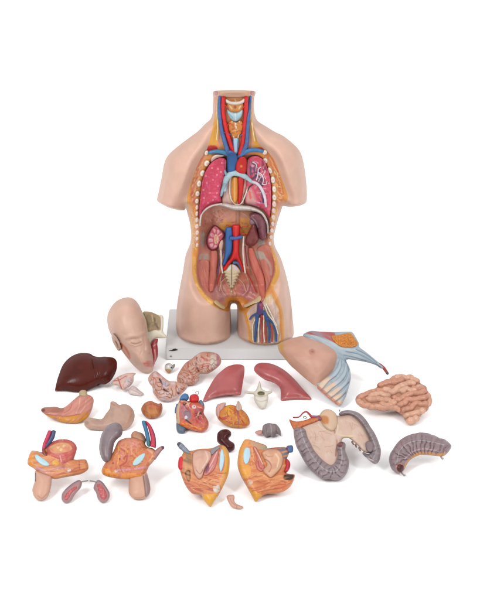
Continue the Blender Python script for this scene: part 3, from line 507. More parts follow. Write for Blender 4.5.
# eyeball
t = organ('eyeball', 'tiny pale grey eyeball with dark stub and tan muscle, by the board corner', 'eye model', 169, 373, 45, 1)
ey = piece(t, 'eye', [(164.8,366),(166.6,363.6),(170,363.2),(172.4,364.8),(173.2,368),(171.6,371.6),(168.6,373.2),(166,371.4),(164.8,369)], 'D2CFC8', T=4, s=.45, strokes=[('p', [(165.2,370),(168,368.6),(171,370),(170,373),(167,373)], 'B58A66'), ('d', [(168.4,366.4)], 1.0, 'F0EEEA', .3), ('d', [(171.4,367.6)], .9, '3A3634'), ('l', [(166,364.6),(169,363.8)], .9, '8E8C88')])
piece(t, 'optic_stub', [(171.4,366.6),(173,364.6),(174.8,363.8),(174.8,366.4),(173.2,368.6),(171.6,368.8)], '8D8A86', T=1.6, s=.45, base=lambda Q: np.zeros(len(Q)), lift=1, back=2)

# liver + stomach
t = organ('liver', 'large glossy dark reddish brown liver, leftmost and highest of the loose organs', 'liver model', 85, 392, 38, 1)
lv = piece(t, 'lobe', [(55.2,391),(56.4,383),(58.4,376),(63,364.7),(70.6,356.8),(80,353),(89.4,353.4),(94,356),(99,356.8),(106,356.6),(113.6,357.9),(116.8,362),(116.2,371),(111,380.4),(105.3,384.3),(99.7,384.8),(91,389),(83.7,392),(75.3,392.2),(65,390.6),(59.4,390.8)], '571C12', T=11, R=17, sm=40, m='dark', fn=mottle('3E120C', .15, 5, .4), strokes=[('l', [(93,356),(95,366),(97,374),(99,385)], 3.5, None, -1.1)])
t = organ('stomach_half', 'open stomach half, pink folds over a yellow orange base, just below the liver', 'stomach model', 66, 423, 28, 1, 'stomach halves')
sa = piece(t, 'stomach_wall', [(80,395),(74,399.4),(68.7,404),(64.6,407),(61,408),(56,406.8),(50,406.9),(43,407.6),(40.8,410.6),(46.2,415.4),(55.6,420),(63,422.4),(70.6,423.3),(78,423),(83,421),(88,417.4),(91.6,410.6),(93.4,404),(93.8,400),(92,396.6),(87,394.4)], 'CE8B7B', T=6, R=7, s=.6, fn=fibres('B9705F', -42, .5, .7, .5), strokes=[
   ('p', [(44,414.4),(54,415.4),(66,416),(78,414.6),(87,411),(88,418),(80,424),(66,424.4),(54,420.5)], 'D08A2E', .5), ('l', [(45,414.2),(56,415.6),(68,416.2),(80,414)], 1.0, 'A85F3E', .3), ('p', [(40.5,408),(48,407),(58,407.4),(64,408),(62,412.6),(50,412.6),(43,413)], 'A86A58', .2),
   ('d', [(43.6,410.6)], 1.8, '6A3A30', -.6), ('l', [(80,398),(79,406),(76,413)], .8, 'E3B0A2', .3), ('l', [(86,398),(85,406),(80,413)], .8, 'E0AA98', .3), ('l', [(72,404),(70,409),(64,413)], .7, 'B0584A', -.3)])
piece(t, 'gullet_stub', [(79.8,396),(79.4,391.8),(82,390),(86,390.6),(87.4,394),(86.6,397)], 'B8A27C', T=3, base=lambda Q: np.zeros(len(Q)), lift=2, back=4)
t = organ('stomach_half', 'closed taupe stomach half with a curved outlet tube, right of the open stomach', 'stomach model', 110, 431, 30, 1, 'stomach halves')
piece(t, 'stomach_wall', [(110.2,405),(110.6,402),(113,401.2),(116.2,402.4),(119.4,404.8),(124,404),(129,405.4),(133,409.4),(134.6,415),(133.8,420.4),(131,425.4),(126,429.6),(118,431),(108,430.6),(98,430.2),(90,429.4),(85.8,427),(84.2,423.8),(86.4,419),(90,417.6),(96,418.6),(102,418.8),(106,413.6),(109.6,408.6)], 'BD9A88', T=9, R=9, sm=40, m='skin', fn=mottle('B08C7E', .2, 3, .6), strokes=[('l', [(130,410),(129.4,418),(126,426)], 2.2, 'C99478', .4), ('d', [(86.6,423)], 2.0, 'A4897C', -.6), ('l', [(110.6,403),(114.6,405.4)], 1.6, 'A88468')])

# brain pieces
t = organ('brain_piece', 'small pink and white brain stem piece with a pointed tail, right of the liver', 'brain model', 130, 395, 32, 1)
piece(t, 'upper_part', [(111.7,382.3),(117,377.2),(125,373.6),(131,372.8),(135.9,373.4),(133.9,376.3),(133.4,381.7),(130,386.3),(126,388.4),(122.3,390.2),(118.3,386),(114,385)], 'D9B7AA', T=5, s=.5, fn=mottle('C98A7C', .5, 4, .7), strokes=[('l', [(118,378),(120,384),(122,389)], 1.0, 'B8333A', .4), ('l', [(114,381),(119,380),(126,376)], .8, 'B84A48', .3), ('p', [(125,379),(132,378),(132,384),(127,386.4)], 'C9B6B6', .4), ('l', [(128,381),(131,383)], .8, '9A8688', -.3)])
piece(t, 'tail', [(128.6,389.7),(132.3,385.8),(136,387.2),(140,390.6),(143.9,393.9),(141,396),(136.5,395.6),(132.5,394.8),(129,393.4)], 'D8C5C1', T=4, s=.5, fn=mottle('C3A4A4', .5, 6, .6), strokes=[('l', [(131,389),(137,392),(142,394.6)], .6, 'B59A9C', -.3)])
vess = ('B0443C',)
t = organ('brain_half', 'pinkish lobed brain half showing its inner face with dark slits, lower of the two', 'brain model', 168, 402, 32, 1, 'brain halves')
piece(t, 'cortex', [(148,378.5),(150.6,374.2),(155.6,371.2),(160.4,374.2),(164.8,378),(169,380.8),(176.2,381.6),(182.5,383.4),(187.4,384.6),(187,388.4),(181,394.7),(175.2,399.4),(168,401.8),(160.6,400.6),(156,397),(153,392.6),(152.3,387.4),(149.2,383.2)], 'CFA08E', T=8, R=8, s=.5, fn=both(gyri(.26, 1.3, 7, 'B0685C', .14), mottle('D4BDBC', .22, 4, .8)), strokes=[('l', [(159.6,379),(162.4,384),(166,388)], 1.6, '4A3432', -1.2), ('l', [(163.5,389.6),(168.4,392.2)], 1.4, '3E3434', -1.2), ('p', [(163,379),(168,383),(167,389),(162,385)], 'C4B2BC', .4), ('d', [(165.6,399.4),(178.6,393)], 1.5, '6A3C48', -.3), ('l', [(176,386),(181,390),(184,388)], 1, 'BE5A4C', .2), ('l', [(152,377),(156,380),(155,388),(158,394)], .9, 'B96858', -.4)])
t = organ('brain_half', 'pinkish lobed brain half with red vessels and a pale end, touching the board', 'brain model', 198, 386, 32, 1, 'brain halves')
piece(t, 'cortex', [(177,381),(177.4,375.6),(180.4,370),(185,363.4),(191,359.2),(195.6,355.4),(200.8,352.4),(208,351.8),(216,353.2),(220,356.8),(221.2,362.6),(217,368),(208.4,373.6),(202.6,373.8),(199.4,374.6),(199.2,379.4),(195,384.4),(189,385.4),(183.6,386.2),(179.4,384.4)], 'C8937E', T=8, R=8, s=.5, fn=both(gyri(.3, 1.1, 2, 'A85A4C', .14), mottle('D4B2A6', .25, 9, .7)), strokes=[('p', [(211,354),(216,355),(216,366),(211,367)], 'CFC2B4', .2, 2), ('l', [(216.6,354),(218,360),(217.4,366)], 2.2, 'C9828E', .2), ('l', [(201,356),(204,360),(202,368)], .9, 'BC4A40', .3), ('l', [(208,353),(207,362),(209,371)], .9, 'C0544A', .3), ('l', [(200,362),(208,365),(213,370)], .9, 'B04238', .3), ('l', [(188,362),(189,370),(194,378)], .9, 'B3483C', .3), ('l', [(181,374),(186,378),(192,379)], .9, 'B3483C', .3), ('l', [(197,358),(196.4,366),(199,372)], 1.4, '8E5448', -1.2)])

# bladder half
t = organ('bladder_half', 'small rounded brown orange bladder half right of the taupe stomach', 'bladder model', 152, 418, 30, 1)
piece(t, 'bladder_wall', [(141,409.7),(142.8,405),(146.2,402),(150.8,400.8),(155,402.6),(158.3,403.6),(161.4,403.4),(162.7,408.3),(160.5,414.8),(155.7,418.2),(149,418.6),(143.9,415.6)], 'A85B34', T=8, s=.55, fn=fibres('C9824E', 80, .5, .5, .3), strokes=[('p', [(145,404),(150,401.4),(157,404),(161,405),(157,408),(149,407)], 'BC6448', .3), ('p', [(147,410),(156,410),(157,415),(149,416)], 'BC7A3A', .2, 3), ('l', [(143,411),(148,413),(152,417)], .7, '96502E', -.2), ('l', [(155,404),(156,410),(158,414)], .7, 'C98A54', .2), ('l', [(146,406),(152,404),(160,407)], .8, '8E4630', -.3)])

# lungs on the floor
LG = 'lungs lying below the board'
t = organ('lung', 'rosy red lung with its pointed lower left tip reaching the sectioned heart', 'lung model', 222, 401, 30, 1, LG)
piece(t, 'lung_body', [(203,401.4),(205,395),(208.4,388.4),(215.8,376.4),(226,367.4),(232,365),(238,364.2),(243.6,365.8),(244.6,371),(242.8,383),(240.7,394.6),(238,395.4),(232,395),(225,395.6),(213,398),(206,401.6)], 'B55E5E', T=7, R=12, sm=40, m='gloss', fn=mottle('A85354', .2, 3, .4), strokes=[('l', [(205,400.4),(213,396.6),(226,393.8),(240,393.4)], 1.2, 'C07874', .5)])
t = organ('lung', 'rosy red lung leaning right with a flat cut bottom, beside the breast plate', 'lung model', 290, 400, 30, 1, LG)
piece(t, 'lung_body', [(254.2,367.6),(257,364),(262.7,362.6),(273,364.2),(283.5,369.5),(294,378.6),(303,389),(311.4,398.8),(305,399.4),(296,399.2),(288,400),(281.2,400.4),(280.8,395),(280.2,389),(277,385),(272,382.2),(265.3,380),(258.5,375.4),(254.6,371.4)], 'B35C5C', T=7, R=11, sm=40, m='gloss', fn=mottle('A65052', .2, 7, .4), strokes=[('l', [(283,398.4),(296,397.4),(309,397.6)], 1.2, 'C07874', .5), ('l', [(255.6,372),(262,377.4),(272,380.6),(279,387)], .9, 'C27C78', .4)])

# vertebra
t = organ('vertebra', 'single cream white vertebra with side wings between the two lungs', 'vertebra model', 261, 409, 42, 1)
vb = piece(t, 'vertebral_body', [(254,396.8),(256,395.6),(261,396.4),(266,395.4),(268.2,396.6),(268,400.6),(266.8,405),(264.8,408.4),(260.4,408.6),(256.4,404.4),(254.4,400.4)], 'E0D9CB', T=6, R=4, s=.5, m='matte', strokes=[('l', [(256,400),(261,401.6),(267,400)], .8, 'C6BFA6', -.3)])
piece(t, 'vertebral_arch', [(259.4,381),(260.6,383.6),(261.6,388),(264.4,390.4),(268,391.2),(271.6,390.6),(272,392.8),(268.6,394.4),(267,396.8),(261,397.4),(255.4,397),(253.4,394.6),(249.6,394),(245,393.2),(245,391.6),(249.4,391.2),(254.2,391.4),(256.6,388.6),(258.2,384.6)], 'DAD2C0', T=3.4, R=3, s=.5, m='matte', base=lambda Q: np.zeros(len(Q)), back=6, strokes=[('p', [(257.6,392.4),(261,391.2),(264.6,392.4),(264,395.2),(258.4,395.2)], '7E7456', -2), ('l', [(259.8,384),(260,390)], 1, 'E6E2D0', .5)])

# heart, back half
t = organ('heart_half', 'sectioned heart half showing open chambers, blue vena cava and red aorta stump on top', 'heart model', 192, 432, 38, 1, 'heart halves')
hb = piece(t, 'heart_wall', [(177.2,405),(180,400),(184,399.6),(189,401),(195,401),(201,402.6),(204.6,406.6),(203.8,413),(207,418.6),(208.6,423),(207.4,429),(202,432.2),(196,431.2),(190.6,430),(183,427.6),(177.4,424.6),(175.8,417),(175.8,410)], 'C05E48', T=7, R=6, s=.5, fn=mottle('CE7A5A', .35, 6, .6), strokes=[
   ('l', [(178.6,404),(177.4,412),(178.2,422)], 3.4, 'C9AE8C', .4), ('p', [(181,405),(186,404),(187,412),(184,418),(180.6,416)], 'B87884', -1.2), ('l', [(181.4,401),(187,402),(189.4,408)], 1.6, 'D9A296', .5), ('d', [(184.6,403.8)], 1.8, '4A1A1A', -1.6), ('p', [(183.6,412),(190,411),(191,418),(186,421)], '9A7A84', -1.4), ('d', [(185.8,417.4)], 1.8, 'DCDDE2', .9),
   ('p', [(180.4,421),(187,423),(196,426.6),(204,428.6),(199,431),(188,428.6),(181,426)], 'D9662E', .6), ('l', [(182,423.6),(191,426),(199,429)], 1, 'E8933E', .3), ('l', [(186,420),(190,423),(191,424)], 1.2, '3E2020', -.8),
   ('d', [(194,406.8)], 2.0, 'E6D8DC', .7), ('d', [(194.4,406.6)], .8, '8A6A74'), ('l', [(190,403),(190.6,410),(194,416),(193,421)], 1.5, 'CE4040', .5), ('p', [(195,410),(202,409),(204,417),(199,424),(195,419)], 'AC4048', -.6), ('l', [(196,414),(198.6,419)], 1.2, '38201E', -1), ('d', [(200.6,413.6)], 1.3, '33301E', -1), ('l', [(197,417),(199,412)], 1.0, 'CDB078', .5), ('l', [(200,421),(204,424),(205.6,420)], 1.0, 'CC6464', .3)] + scrib([(181,406),(190,402),(203,408),(203,420),(194,424),(182,418)], 20, ['D8A090','7E3A34','C4302E','D8C090','8C6A78'], .7, 5, 70, 26, .3, 80) + scrib([(180,421),(206,428),(198,431),(184,427)], 14, ['EAA04A','B83C20'], .6, 7, 18, 27, .2, 15))
b0 = lambda Q: np.zeros(len(Q))
piece(t, 'vena_cava_stump', [(179.6,400.4),(181,396),(184.4,393.4),(188,394.6),(188.8,398.4),(187,400.6),(183,400.2)], '3F74A8', T=4, base=b0, lift=1.5, back=4, s=.5)
piece(t, 'aorta_stump', [(189.6,397),(191.6,394.6),(196,394.2),(198.6,396.4),(199,400.4),(197,402.6),(192,403),(189.6,401.4)], 'CE2226', T=5, base=b0, lift=2, back=4, s=.5)
tube(t, 'vein_stump', [(200,401),(201.6,403.4),(203,406)], [1.6,1.9,1.6], '5F7486', lift=3); 
piece(t, 'lower_vein_stump', [(176.4,423),(180,423),(185.6,426.6),(185.4,431),(184.6,433),(181,433.4),(177,431.4)], '5E6F80', T=4, base=b0, lift=1, back=4, s=.5)
tube(t, 'vein_strip', [(177.4,404),(175.9,409),(175.6,413)], .9, '44679A', lift=1)
tube(t, 'hanging_ring', [(196.6,395),(195.6,392.4),(197,391.2),(198.6,392.2),(198,394.4),(196.8,395)], .35, '9A8A88', lift=3, step=.4, seg=6)

# heart, front half
t = organ('heart_half', 'golden orange heart front half with a pink auricle, between lungs and dark kidney', 'heart model', 234, 428, 36, 1, 'heart halves')
hf = piece(t, 'heart_wall', [(217,414),(219,408.6),(224.4,406.4),(230,404.6),(235,405.6),(242,409.2),(247,414.4),(249.8,420.4),(249.2,425),(243,427.8),(237,427.8),(231,427),(223.6,424),(218,419)], 'CC8034', T=8, R=9, s=.5, fn=mottle('C05A2C', .3, 3, .8), strokes=[('l', [(236.5,409),(238,416),(238.4,424)], 1.5, '8A5A5C', .4), ('l', [(237.6,409),(240,417),(244,423)], .9, 'B83A30', .4), ('l', [(222,418),(229,416),(236,412)], .9, 'A8432C', .3), ('p', [(226,406),(233,406),(233,414),(226,415)], 'DC9A32', .2, 2), ('l', [(226,421),(234,424),(244,424)], .9, 'A8502E', .3), ('l', [(219,417),(223,419),(226,418)], 1.6, 'C2303A', .4), ('l', [(230,426),(238,420)], .8, 'D8A050', .3)] + scrib([(224,408),(238,407),(248,420),(240,427),(224,423)], 16, ['D89C44','A0401E','B8502A'], .7, 6, 40, 28, .25, 60))
piece(t, 'auricle', [(215.6,410),(217,405),(220,403.4),(225.4,402.4),(225.6,405.6),(223.6,410),(221.6,416),(218.4,418.4),(216.2,415)], 'CFA097', T=4, base=b0, lift=1.5, back=4, s=.5, strokes=[('l', [(220,405),(219.6,413)], .9, 'BD8680', -.3)])
piece(t, 'artery_stump', [(235.4,410),(236.4,404),(238,400.8),(240,402.4),(242.2,408),(240.6,411),(237.4,412)], 'CDAF9E', T=3, base=b0, lift=4, back=4, s=.5, strokes=[('l', [(238.6,402),(239,409)], .8, 'A88878', -.3)])

# caecum
t = organ('caecum', 'small grey bowel pouch with a pink tip above the right pelvis half', 'bowel model', 272, 437, 34, 1)
piece(t, 'pouch', [(262.4,427),(264,424.6),(268.3,423),(272.6,423.4),(276.4,424.2),(279.6,428),(281,432),(280.8,436),(278.4,434.6),(276.4,434),(274.8,436.4),(272.2,437),(269.6,436),(266,437.4),(263.4,435),(262.2,431)], '8B7B7D', T=6, s=.5, fn=mottle('7C6C70', .35, 4, .6), strokes=[('l', [(270,424),(271.6,429),(271.4,436)], 1.0, 'A59A9A', .5), ('l', [(266,426),(266.6,434)], .9, '74666A', -.6), ('l', [(276,426),(277,433)], .9, '74666A', -.6)])
piece(t, 'pink_tip', [(254.8,432.4),(257,430.6),(260.4,430),(262.8,431),(262.4,434),(259.4,435),(256.4,434.2)], 'D09A8E', T=2.6, base=b0, back=2, s=.5)

# kidney half
t = organ('kidney_half', 'dark maroon bean shaped kidney half leaning on top of the left pelvis half', 'kidney model', 226, 452, 42, 1)
piece(t, 'kidney_body', [(216.9,436),(218,432.4),(221.6,429.7),(227.2,429.3),(231,432),(231.2,435.8),(229,438.4),(230,440.6),(233.8,443),(235,446),(234.2,449.6),(231.2,451.6),(226.8,451.4),(223.6,448.4),(220.6,445.4),(217,441.4)], '481719', T=7, s=.5, m='dark', fn=mottle('5E2220', .4, 4, .7))

# pelvis halves (rounded cut face)
PG = 'pelvis halves with womb'
t = organ('pelvis_half', 'orange cut pelvis half with blue oval at its right, red ball at left', 'pelvis model', 210, 507, 38, 1, PG)
pl = piece(t, 'pelvis_wall', [(185.4,449.4),(188.6,450.8),(192.4,450.4),(201,448.6),(211.4,448.2),(218.7,445.2),(223,445.4),(225.8,447.4),(229,453.4),(229.8,463),(228.2,474.6),(224,484.8),(219.2,494),(214.6,500.6),(210.4,506.9),(206.6,503.4),(203.2,499),(201,495),(196.4,494.6),(191.8,493.4),(186,486.6),(182,477.5),(180,470),(180,460),(182.4,454)], 'CB7A4E', T=7, R=7, s=.55, fn=fibres('DD9A6C', 22, .5, .7, .4), strokes=[
   ('p', [(222,446),(226,447),(229.6,456),(229.6,468),(227,478),(222,488),(220,480),(225,466),(224,454)], 'DDA040'), ('p', [(201.6,495),(212,494),(218,494),(210.4,507),(204,501)], 'DCA032'), ('p', [(184,450),(190,451),(191.4,460),(190,474),(184,474),(182,462),(186,457)], '8C6A48'), 
   ('p', [(184.6,472),(189.8,470),(191,478),(189.4,481.6),(186,479.4)], '3E2A1C', -2), ('l', [(182,474),(190,484),(202,490),(214,488)], 1.4, 'B35A48', .3), ('l', [(186,484),(198,490),(216,491)], 1.0, 'B85644', .3), ('p', [(180,471),(184.4,473),(190,486),(201,493),(191,493.4),(184,484)], 'BE6A50', .3),
   ('l', [(205,478),(216,474),(226,473)], 1.0, 'B65A3C', .3), ('l', [(203,482),(214,480),(226,478)], 1.0, 'E0A878', .3), ('p', [(214,485.6),(219,485),(219.6,491),(215.6,493),(213.2,489.4)], 'D3CEC0', .6)] + scrib([(184,476),(192,480),(204,476),(226,470),(224,482),(214,494),(192,492)], 30, ['D89468','B0523C','B85C3C','DBA078'], .7, 12, 14, 21, .2, 10))
piece(t, 'womb', [(192.6,453),(198,450),(206,449.6),(211,452),(211.6,458),(208.4,464),(204.8,470),(202,478),(198,479),(194,473),(192,463)], 'CFA38E', T=3.6, base=H(pl), lift=.4, s=.5, m='skin', fn=mottle('C28E7E', .2, 3, .6), strokes=[('l', [(192.6,453),(198,450),(206,449.6),(211,452),(211.6,458),(208.4,464),(204.8,470),(202,478),(198,479),(194,473),(192,463),(192.6,453)], 1.6, 'B07A66', -.2), ('l', [(206,452),(208,459),(203,468)], 1.6, 'DDB8A6', .4), ('l', [(196,470),(200,474),(203,470)], .8, 'A86A5C', -.3)])  # outline stroke: edge paint that also puts the lobe's contour shading into colour
piece(t, 'folded_lining', [(208,463.4),(211.4,456),(216.8,450.4),(219.4,448),(218.6,454),(217,462),(214.4,469),(210,473.4),(205.6,476),(203.4,474)], 'C4706A', T=1.4, base=H(pl), lift=.4, s=.5, strokes=[('l', [(206,472),(211,464),(217,452)], 1.2, 'DDB0A2', .6), ('p', [(206.4,466),(209,463.4),(209,470),(205.6,473)], '8C5468'), ('l', [(209,472),(213,465)], 1.2, 'D89A90', .5)])
piece(t, 'grey_ligament', [(210.4,450.6),(217,446),(220,447.4),(215.6,451.6),(212,455)], '8F8C90', T=1.6, base=H(pl), lift=.5, s=.5)
piece(t, 'pubic_joint', [(220.2,453),(221.8,449),(223.6,452),(224.2,460),(222.6,468),(220.6,471.6),(219.2,466)], 'B2D2DC', T=.8, base=H(pl), lift=.25, s=.5)
piece(t, 'bowel_ball', [(178,462),(179.2,457.6),(182,456.4),(184.6,459),(184.8,465),(183,469.6),(180,470.4),(178,467)], 'CE2A34', T=4, base=b0, lift=2, back=3, s=.5, m='gloss')
tube(t, 'vein_end', [(179,444),(182.4,447.4),(187,452),(190,456)], [2.2,2.4,2.2,1.8], '7F8694', lift=3); tube(t, 'vein_opening', [(178.2,443.2),(180,445)], [1.6,1.9], '4A4C56', lift=3.6)
t = organ('pelvis_half', 'orange cut pelvis half with blue oval at its left, blue vein end at right', 'pelvis model', 256, 502, 38, 1, PG)
pr = piece(t, 'pelvis_wall', [(244.4,439.8),(248,439.2),(252.5,440.4),(259,442.6),(266,445.2),(268,448.2),(274,447.4),(280.2,447),(286,447.4),(289,452.6),(287,459),(288,466),(286,472.6),(290,474),(294.6,474.8),(293.4,481),(290,487),(285,490.8),(280,492.8),(274,493.8),(267,494),(262.6,496),(259,499),(255.4,501.8),(252.4,497),(248.8,490.4),(244.6,483),(240.6,475.6),(237.4,465),(238.4,453),(241,445.6)], 'CB7646', T=7, R=7, s=.55, fn=fibres('DD9660', -10, .5, .7, .4), strokes=[
   ('p', [(244,440),(250,440),(246,447),(243.6,463),(250,466),(250,476),(243,478),(237.6,466),(238.6,453)], 'DE9C38'), ('l', [(238,456),(237.4,466),(241,476),(247,487)], 1.8, 'C98472'), ('p', [(248.6,489),(258,493),(262,496),(255.4,502)], 'D8962C'), ('p', [(250,441),(257,443),(266,446.4),(268,449.6),(258,449),(254,448)], 'A59A82'),
   ('p', [(276,448),(286,447),(288.4,454),(286,459.6),(282,456)], '6F6470'), ('l', [(270,448.6),(279,448)], 1.6, '8C2A3A'), ('p', [(284,475),(293.4,475),(292.6,479),(288,480.4),(284,479.4)], '3A2416', -2), ('l', [(248,485),(262,482),(278,480),(288,484)], 1.0, 'B65A38', .3), ('l', [(252,491),(264,488),(280,488),(290,483)], 1.2, 'B85A40', .3), ('l', [(247,476),(260,474),(268,478)], 1.0, 'E2AA78', .3), ('p', [(247.6,480.6),(251,480),(253,482),(251,485.6),(248.2,486)], 'CFC8C2', .6)] + scrib([(246,466),(262,474),(282,474),(292,480),(284,490),(258,496),(249,488)], 32, ['D89468','B0523C','B85C3C','DBA078'], .7, 12, -8, 22, .2, 10) + scrib([(246,446),(253,446),(256,468),(248,472)], 10, ['E3A878','B85C3C'], .6, 7, 75, 23, .2, 20))
piece(t, 'womb', [(262,452),(267,449.4),(274,449),(281,452),(283.4,459),(281.6,467),(276,474),(270.6,478),(266,474.6),(263,470),(267,465),(263.6,458)], 'D3A080', T=3.6, base=H(pr), lift=.4, s=.5, m='skin', strokes=[('l', [(264,459),(269,462),(271.4,467),(269,472)], 1.0, 'B07868', -.6), ('l', [(262,452),(267,449.4),(274,449),(281,452),(283.4,459),(281.6,467),(276,474),(270.6,478),(266,474.6)], 1.6, 'B8805E', -.2), ('l', [(275,453),(279,459),(277,467)], 1.8, 'E0B89C', .4), ('l', [(265,454),(268,456.4),(273,456)], 1.0, 'B88070', -.3)], fn=mottle('C48E74', .2, 5, .6))  # dark contour: painted edge, with the lobe's shading in its colour
piece(t, 'folded_lining', [(253,447),(256,447),(259.6,454),(262.6,462),(264.6,467),(262,471.6),(257.6,469.6),(255.6,464),(257,458),(254.4,452)], 'C46E60', T=1.3, base=H(pr), lift=.4, s=.5, strokes=[('l', [(254.6,448),(259,456),(263,464)], 1.0, 'DDB4A0', .5), ('l', [(258,461),(259.4,467),(262,469)], 1.0, 'A54840', -.4)])
piece(t, 'pubic_joint', [(244.4,449.6),(246.6,447.4),(249.8,449),(250.2,456),(248.2,462.6),(245.4,464.2),(243.4,460),(243.2,454)], 'B2D2DC', T=.8, base=H(pr), lift=.25, s=.5)
piece(t, 'bowel_ball', [(284.6,460.6),(287,459),(289.6,461.4),(290.4,465),(289,470),(286,473),(283.4,471),(284.6,466)], 'B5262E', T=4, base=b0, lift=2, back=3, s=.5, m='gloss')
piece(t, 'vein_end', [(286.6,446.4),(289.4,445.4),(292.8,446),(292.8,451.8),(288.6,452.8),(286.6,450)], '3E5E8C', T=2.4, base=b0, lift=2, back=3, s=.5, strokes=[('l', [(287.4,446),(287.4,452)], 1.0, '8A3A5A')])

# fetus
t = organ('embryo', 'tiny bent flesh pink embryo lying alone below the left pelvis half', 'embryo model', 236, 509, 30, 1)
piece(t, 'body', [(226.6,497),(227.6,495.4),(230.4,494.8),(233.8,495),(234.8,497.6),(234.4,501),(236.4,503.8),(240,505.2),(243,506.6),(243.6,508.2),(241,509),(238,509),(234.6,508.2),(231.2,506.6),(229,503.4),(227.6,500.4)], 'CF9F8C', T=3.4, s=.45, m='skin', strokes=[('l', [(230.4,498),(231.6,502),(235,505.4)], .7, 'B07C6C', -.4), ('l', [(237,505),(236.6,508)], .6, 'B07C6C', -.4), ('d', [(230.4,497)], 2, None, .6)])

# male pelvis halves
MG = 'pelvis halves with bladder'
t = organ('male_pelvis_half', 'orange pelvis half with red bladder dome on top, farthest left', 'pelvis model', 42, 501, 38, 1, MG)
mb = piece(t, 'pelvis_base', [(30.8,451.4),(36,450.8),(42,452),(50,452),(64,454),(74,459.4),(82,459.4),(86.4,460.2),(88.4,468.6),(82,473.8),(73,476),(64,477.6),(56,479),(50,478),(40,474),(34,469),(27.4,463.4)], 'C97A4C', T=6, R=5, s=.5, fn=fibres('DD9C6A', -14, .5, .6, .3), strokes=[('p', [(28,460),(31,452),(33,452),(33,462),(36,468),(31,467)], 'D58A30'), ('l', [(31.4,451.6),(38,452),(44,455)], 1.0, 'B9A98C', .3), ('l', [(36,468),(46,470),(56,468),(66,468)], 2.4, 'B98896', .6), ('p', [(40,470),(52,469),(54,474),(44,475)], 'C9938A', .3, 2), ('d', [(69,470)], 2.0, 'DAD2CA', .6), ('p', [(53,460),(58,461),(58,465),(53,465)], 'D7A03A', .4), ('l', [(57,474),(70,472),(84,469)], 1.2, 'B85A38', .3), ('l', [(79,462),(80,470)], 1.2, 'A8502E', -.3), ('l', [(62,462),(64,468)], 1.6, 'C06070', .6)] + scrib([(34,452),(50,454),(84,461),(86,468),(64,476),(50,476)], 30, ['DBA078','A84A36','B85C3C','CF9088'], .7, 8, -8, 24, .2, 20))
piece(t, 'pubic_joint', [(34.8,455.6),(37.6,455),(42,458),(48,462.6),(49.4,465.4),(45,466),(39.6,463.4),(36,459.4)], 'B2D2DC', T=.8, base=H(mb), lift=.25, s=.5)
bl = piece(t, 'bladder', [(44,451),(47,446),(52.4,441.6),(60,439.2),(67,439.4),(73,441.8),(76.8,447.2),(75.6,454),(72.6,461),(68,465.4),(62,466),(57,462),(50,458)], 'B8544C', T=6, base=b0, lift=2, back=5, s=.5, fn=mottle('C9705E', .3, 4, .6), strokes=[('p', [(49,448),(54,444.4),(61,442.6),(69,444),(72,449),(66,452),(54,453)], 'CE9468', -.7), ('d', [(58,447),(64,446),(61,449.6)], 1.5, 'DAB684', .4), ('l', [(48,454),(56,457),(66,457),(73,452)], 1.0, 'C9544A', .4), ('l', [(60,456),(61.6,463)], 1.6, 'D99A98', .5), ('l', [(45.4,450),(45,454)], 2.2, 'D9A03A'), ('d', [(62.6,439.8)], .9, 'B7A05C', .4)])
piece(t, 'penis_half', [(35,471.4),(38,470.6),(45,472.8),(51.4,475.6),(51.8,480),(50.8,488),(48,496.2),(43,500),(39.4,500.6),(34.6,497.4),(32.2,490),(34.6,481)], 'D0A08A', T=6, base=b0, lift=1, back=5, s=.5, m='skin', strokes=[('l', [(35.4,473),(35.4,481)], 1.2, '5A4250'), ('l', [(38,496),(42,498.4),(47,494)], .8, 'B98876', -.4), ('l', [(44,474),(51,477)], 1.6, 'CFA0A0')])  # the penis, halved along with this pelvis
tube(t, 'artery', [(50,431),(47.4,438),(44.6,445),(43.4,451)], [1.6,1.8,1.8,1.4], 'B82A4C', lift=[8,7,5,4]); tube(t, 'vein', [(53.8,431),(52.2,437),(48.6,443),(45.6,447)], [2.0,2.1,1.9,1.2], '404C74', lift=[7,6,5,4])
tube(t, 'iliac_stub', [(43.6,449),(44.4,453.6),(47,456)], [1.4,1.4,1], '8C3A34', lift=5)
t = organ('male_pelvis_half', 'orange pelvis half with grey curved bowel at its left side', 'pelvis model', 140, 500, 38, 1, MG)
mr = piece(t, 'pelvis_base', [(105,463),(110,458),(114,450),(118,441.6),(124,438.4),(130,437.6),(137,438.6),(143,440.4),(147,446.4),(154,449),(157.6,455),(153,462),(149,466.6),(146,473),(142,478),(132,479.4),(122,479.2),(113,478),(104,475.4),(101.6,470.2)], 'C87A50', T=7, R=6, s=.5, fn=mottle('C0563C', .4, 4, .6), strokes=[
   ('p', [(118,441),(125,438.4),(136,439),(141,444),(134,449),(122,450)], 'CE8468', .5), ('l', [(121,449),(126,453),(124,459)], 1.6, 'A8443A', .5), ('l', [(118,446),(119,456),(117,465)], 1.3, 'DC9A4C', .4), ('l', [(127,455),(126,462),(120,466)], 1.4, 'B5483C', .5), ('l', [(116,470),(128,469.6),(138,468.4),(146,467)], 2.4, 'C98A92', .7), ('p', [(103,468),(112,470),(118,476),(110,477.6),(103,475)], 'D88A36'), ('d', [(116,471)], 1.6, 'E2C6B8', .6), ('d', [(113,463),(120,459)], 1.1, '8E3A36', -.4), ('p', [(122,474),(138,473),(144,476),(134,479),(122,479)], 'DA8A40'), ('l', [(131,460),(138,453),(147,447)], 1.4, 'D9823E', .4), ('l', [(148,449),(154,454),(150,462)], 3, 'D3A07C', .6)] + scrib([(114,446),(126,440),(142,442),(150,452),(142,468),(118,476),(106,472)], 34, ['D8986C','A8402F','B85C3C','D8923C','C9868E'], .7, 8, 60, 25, .3, 80))
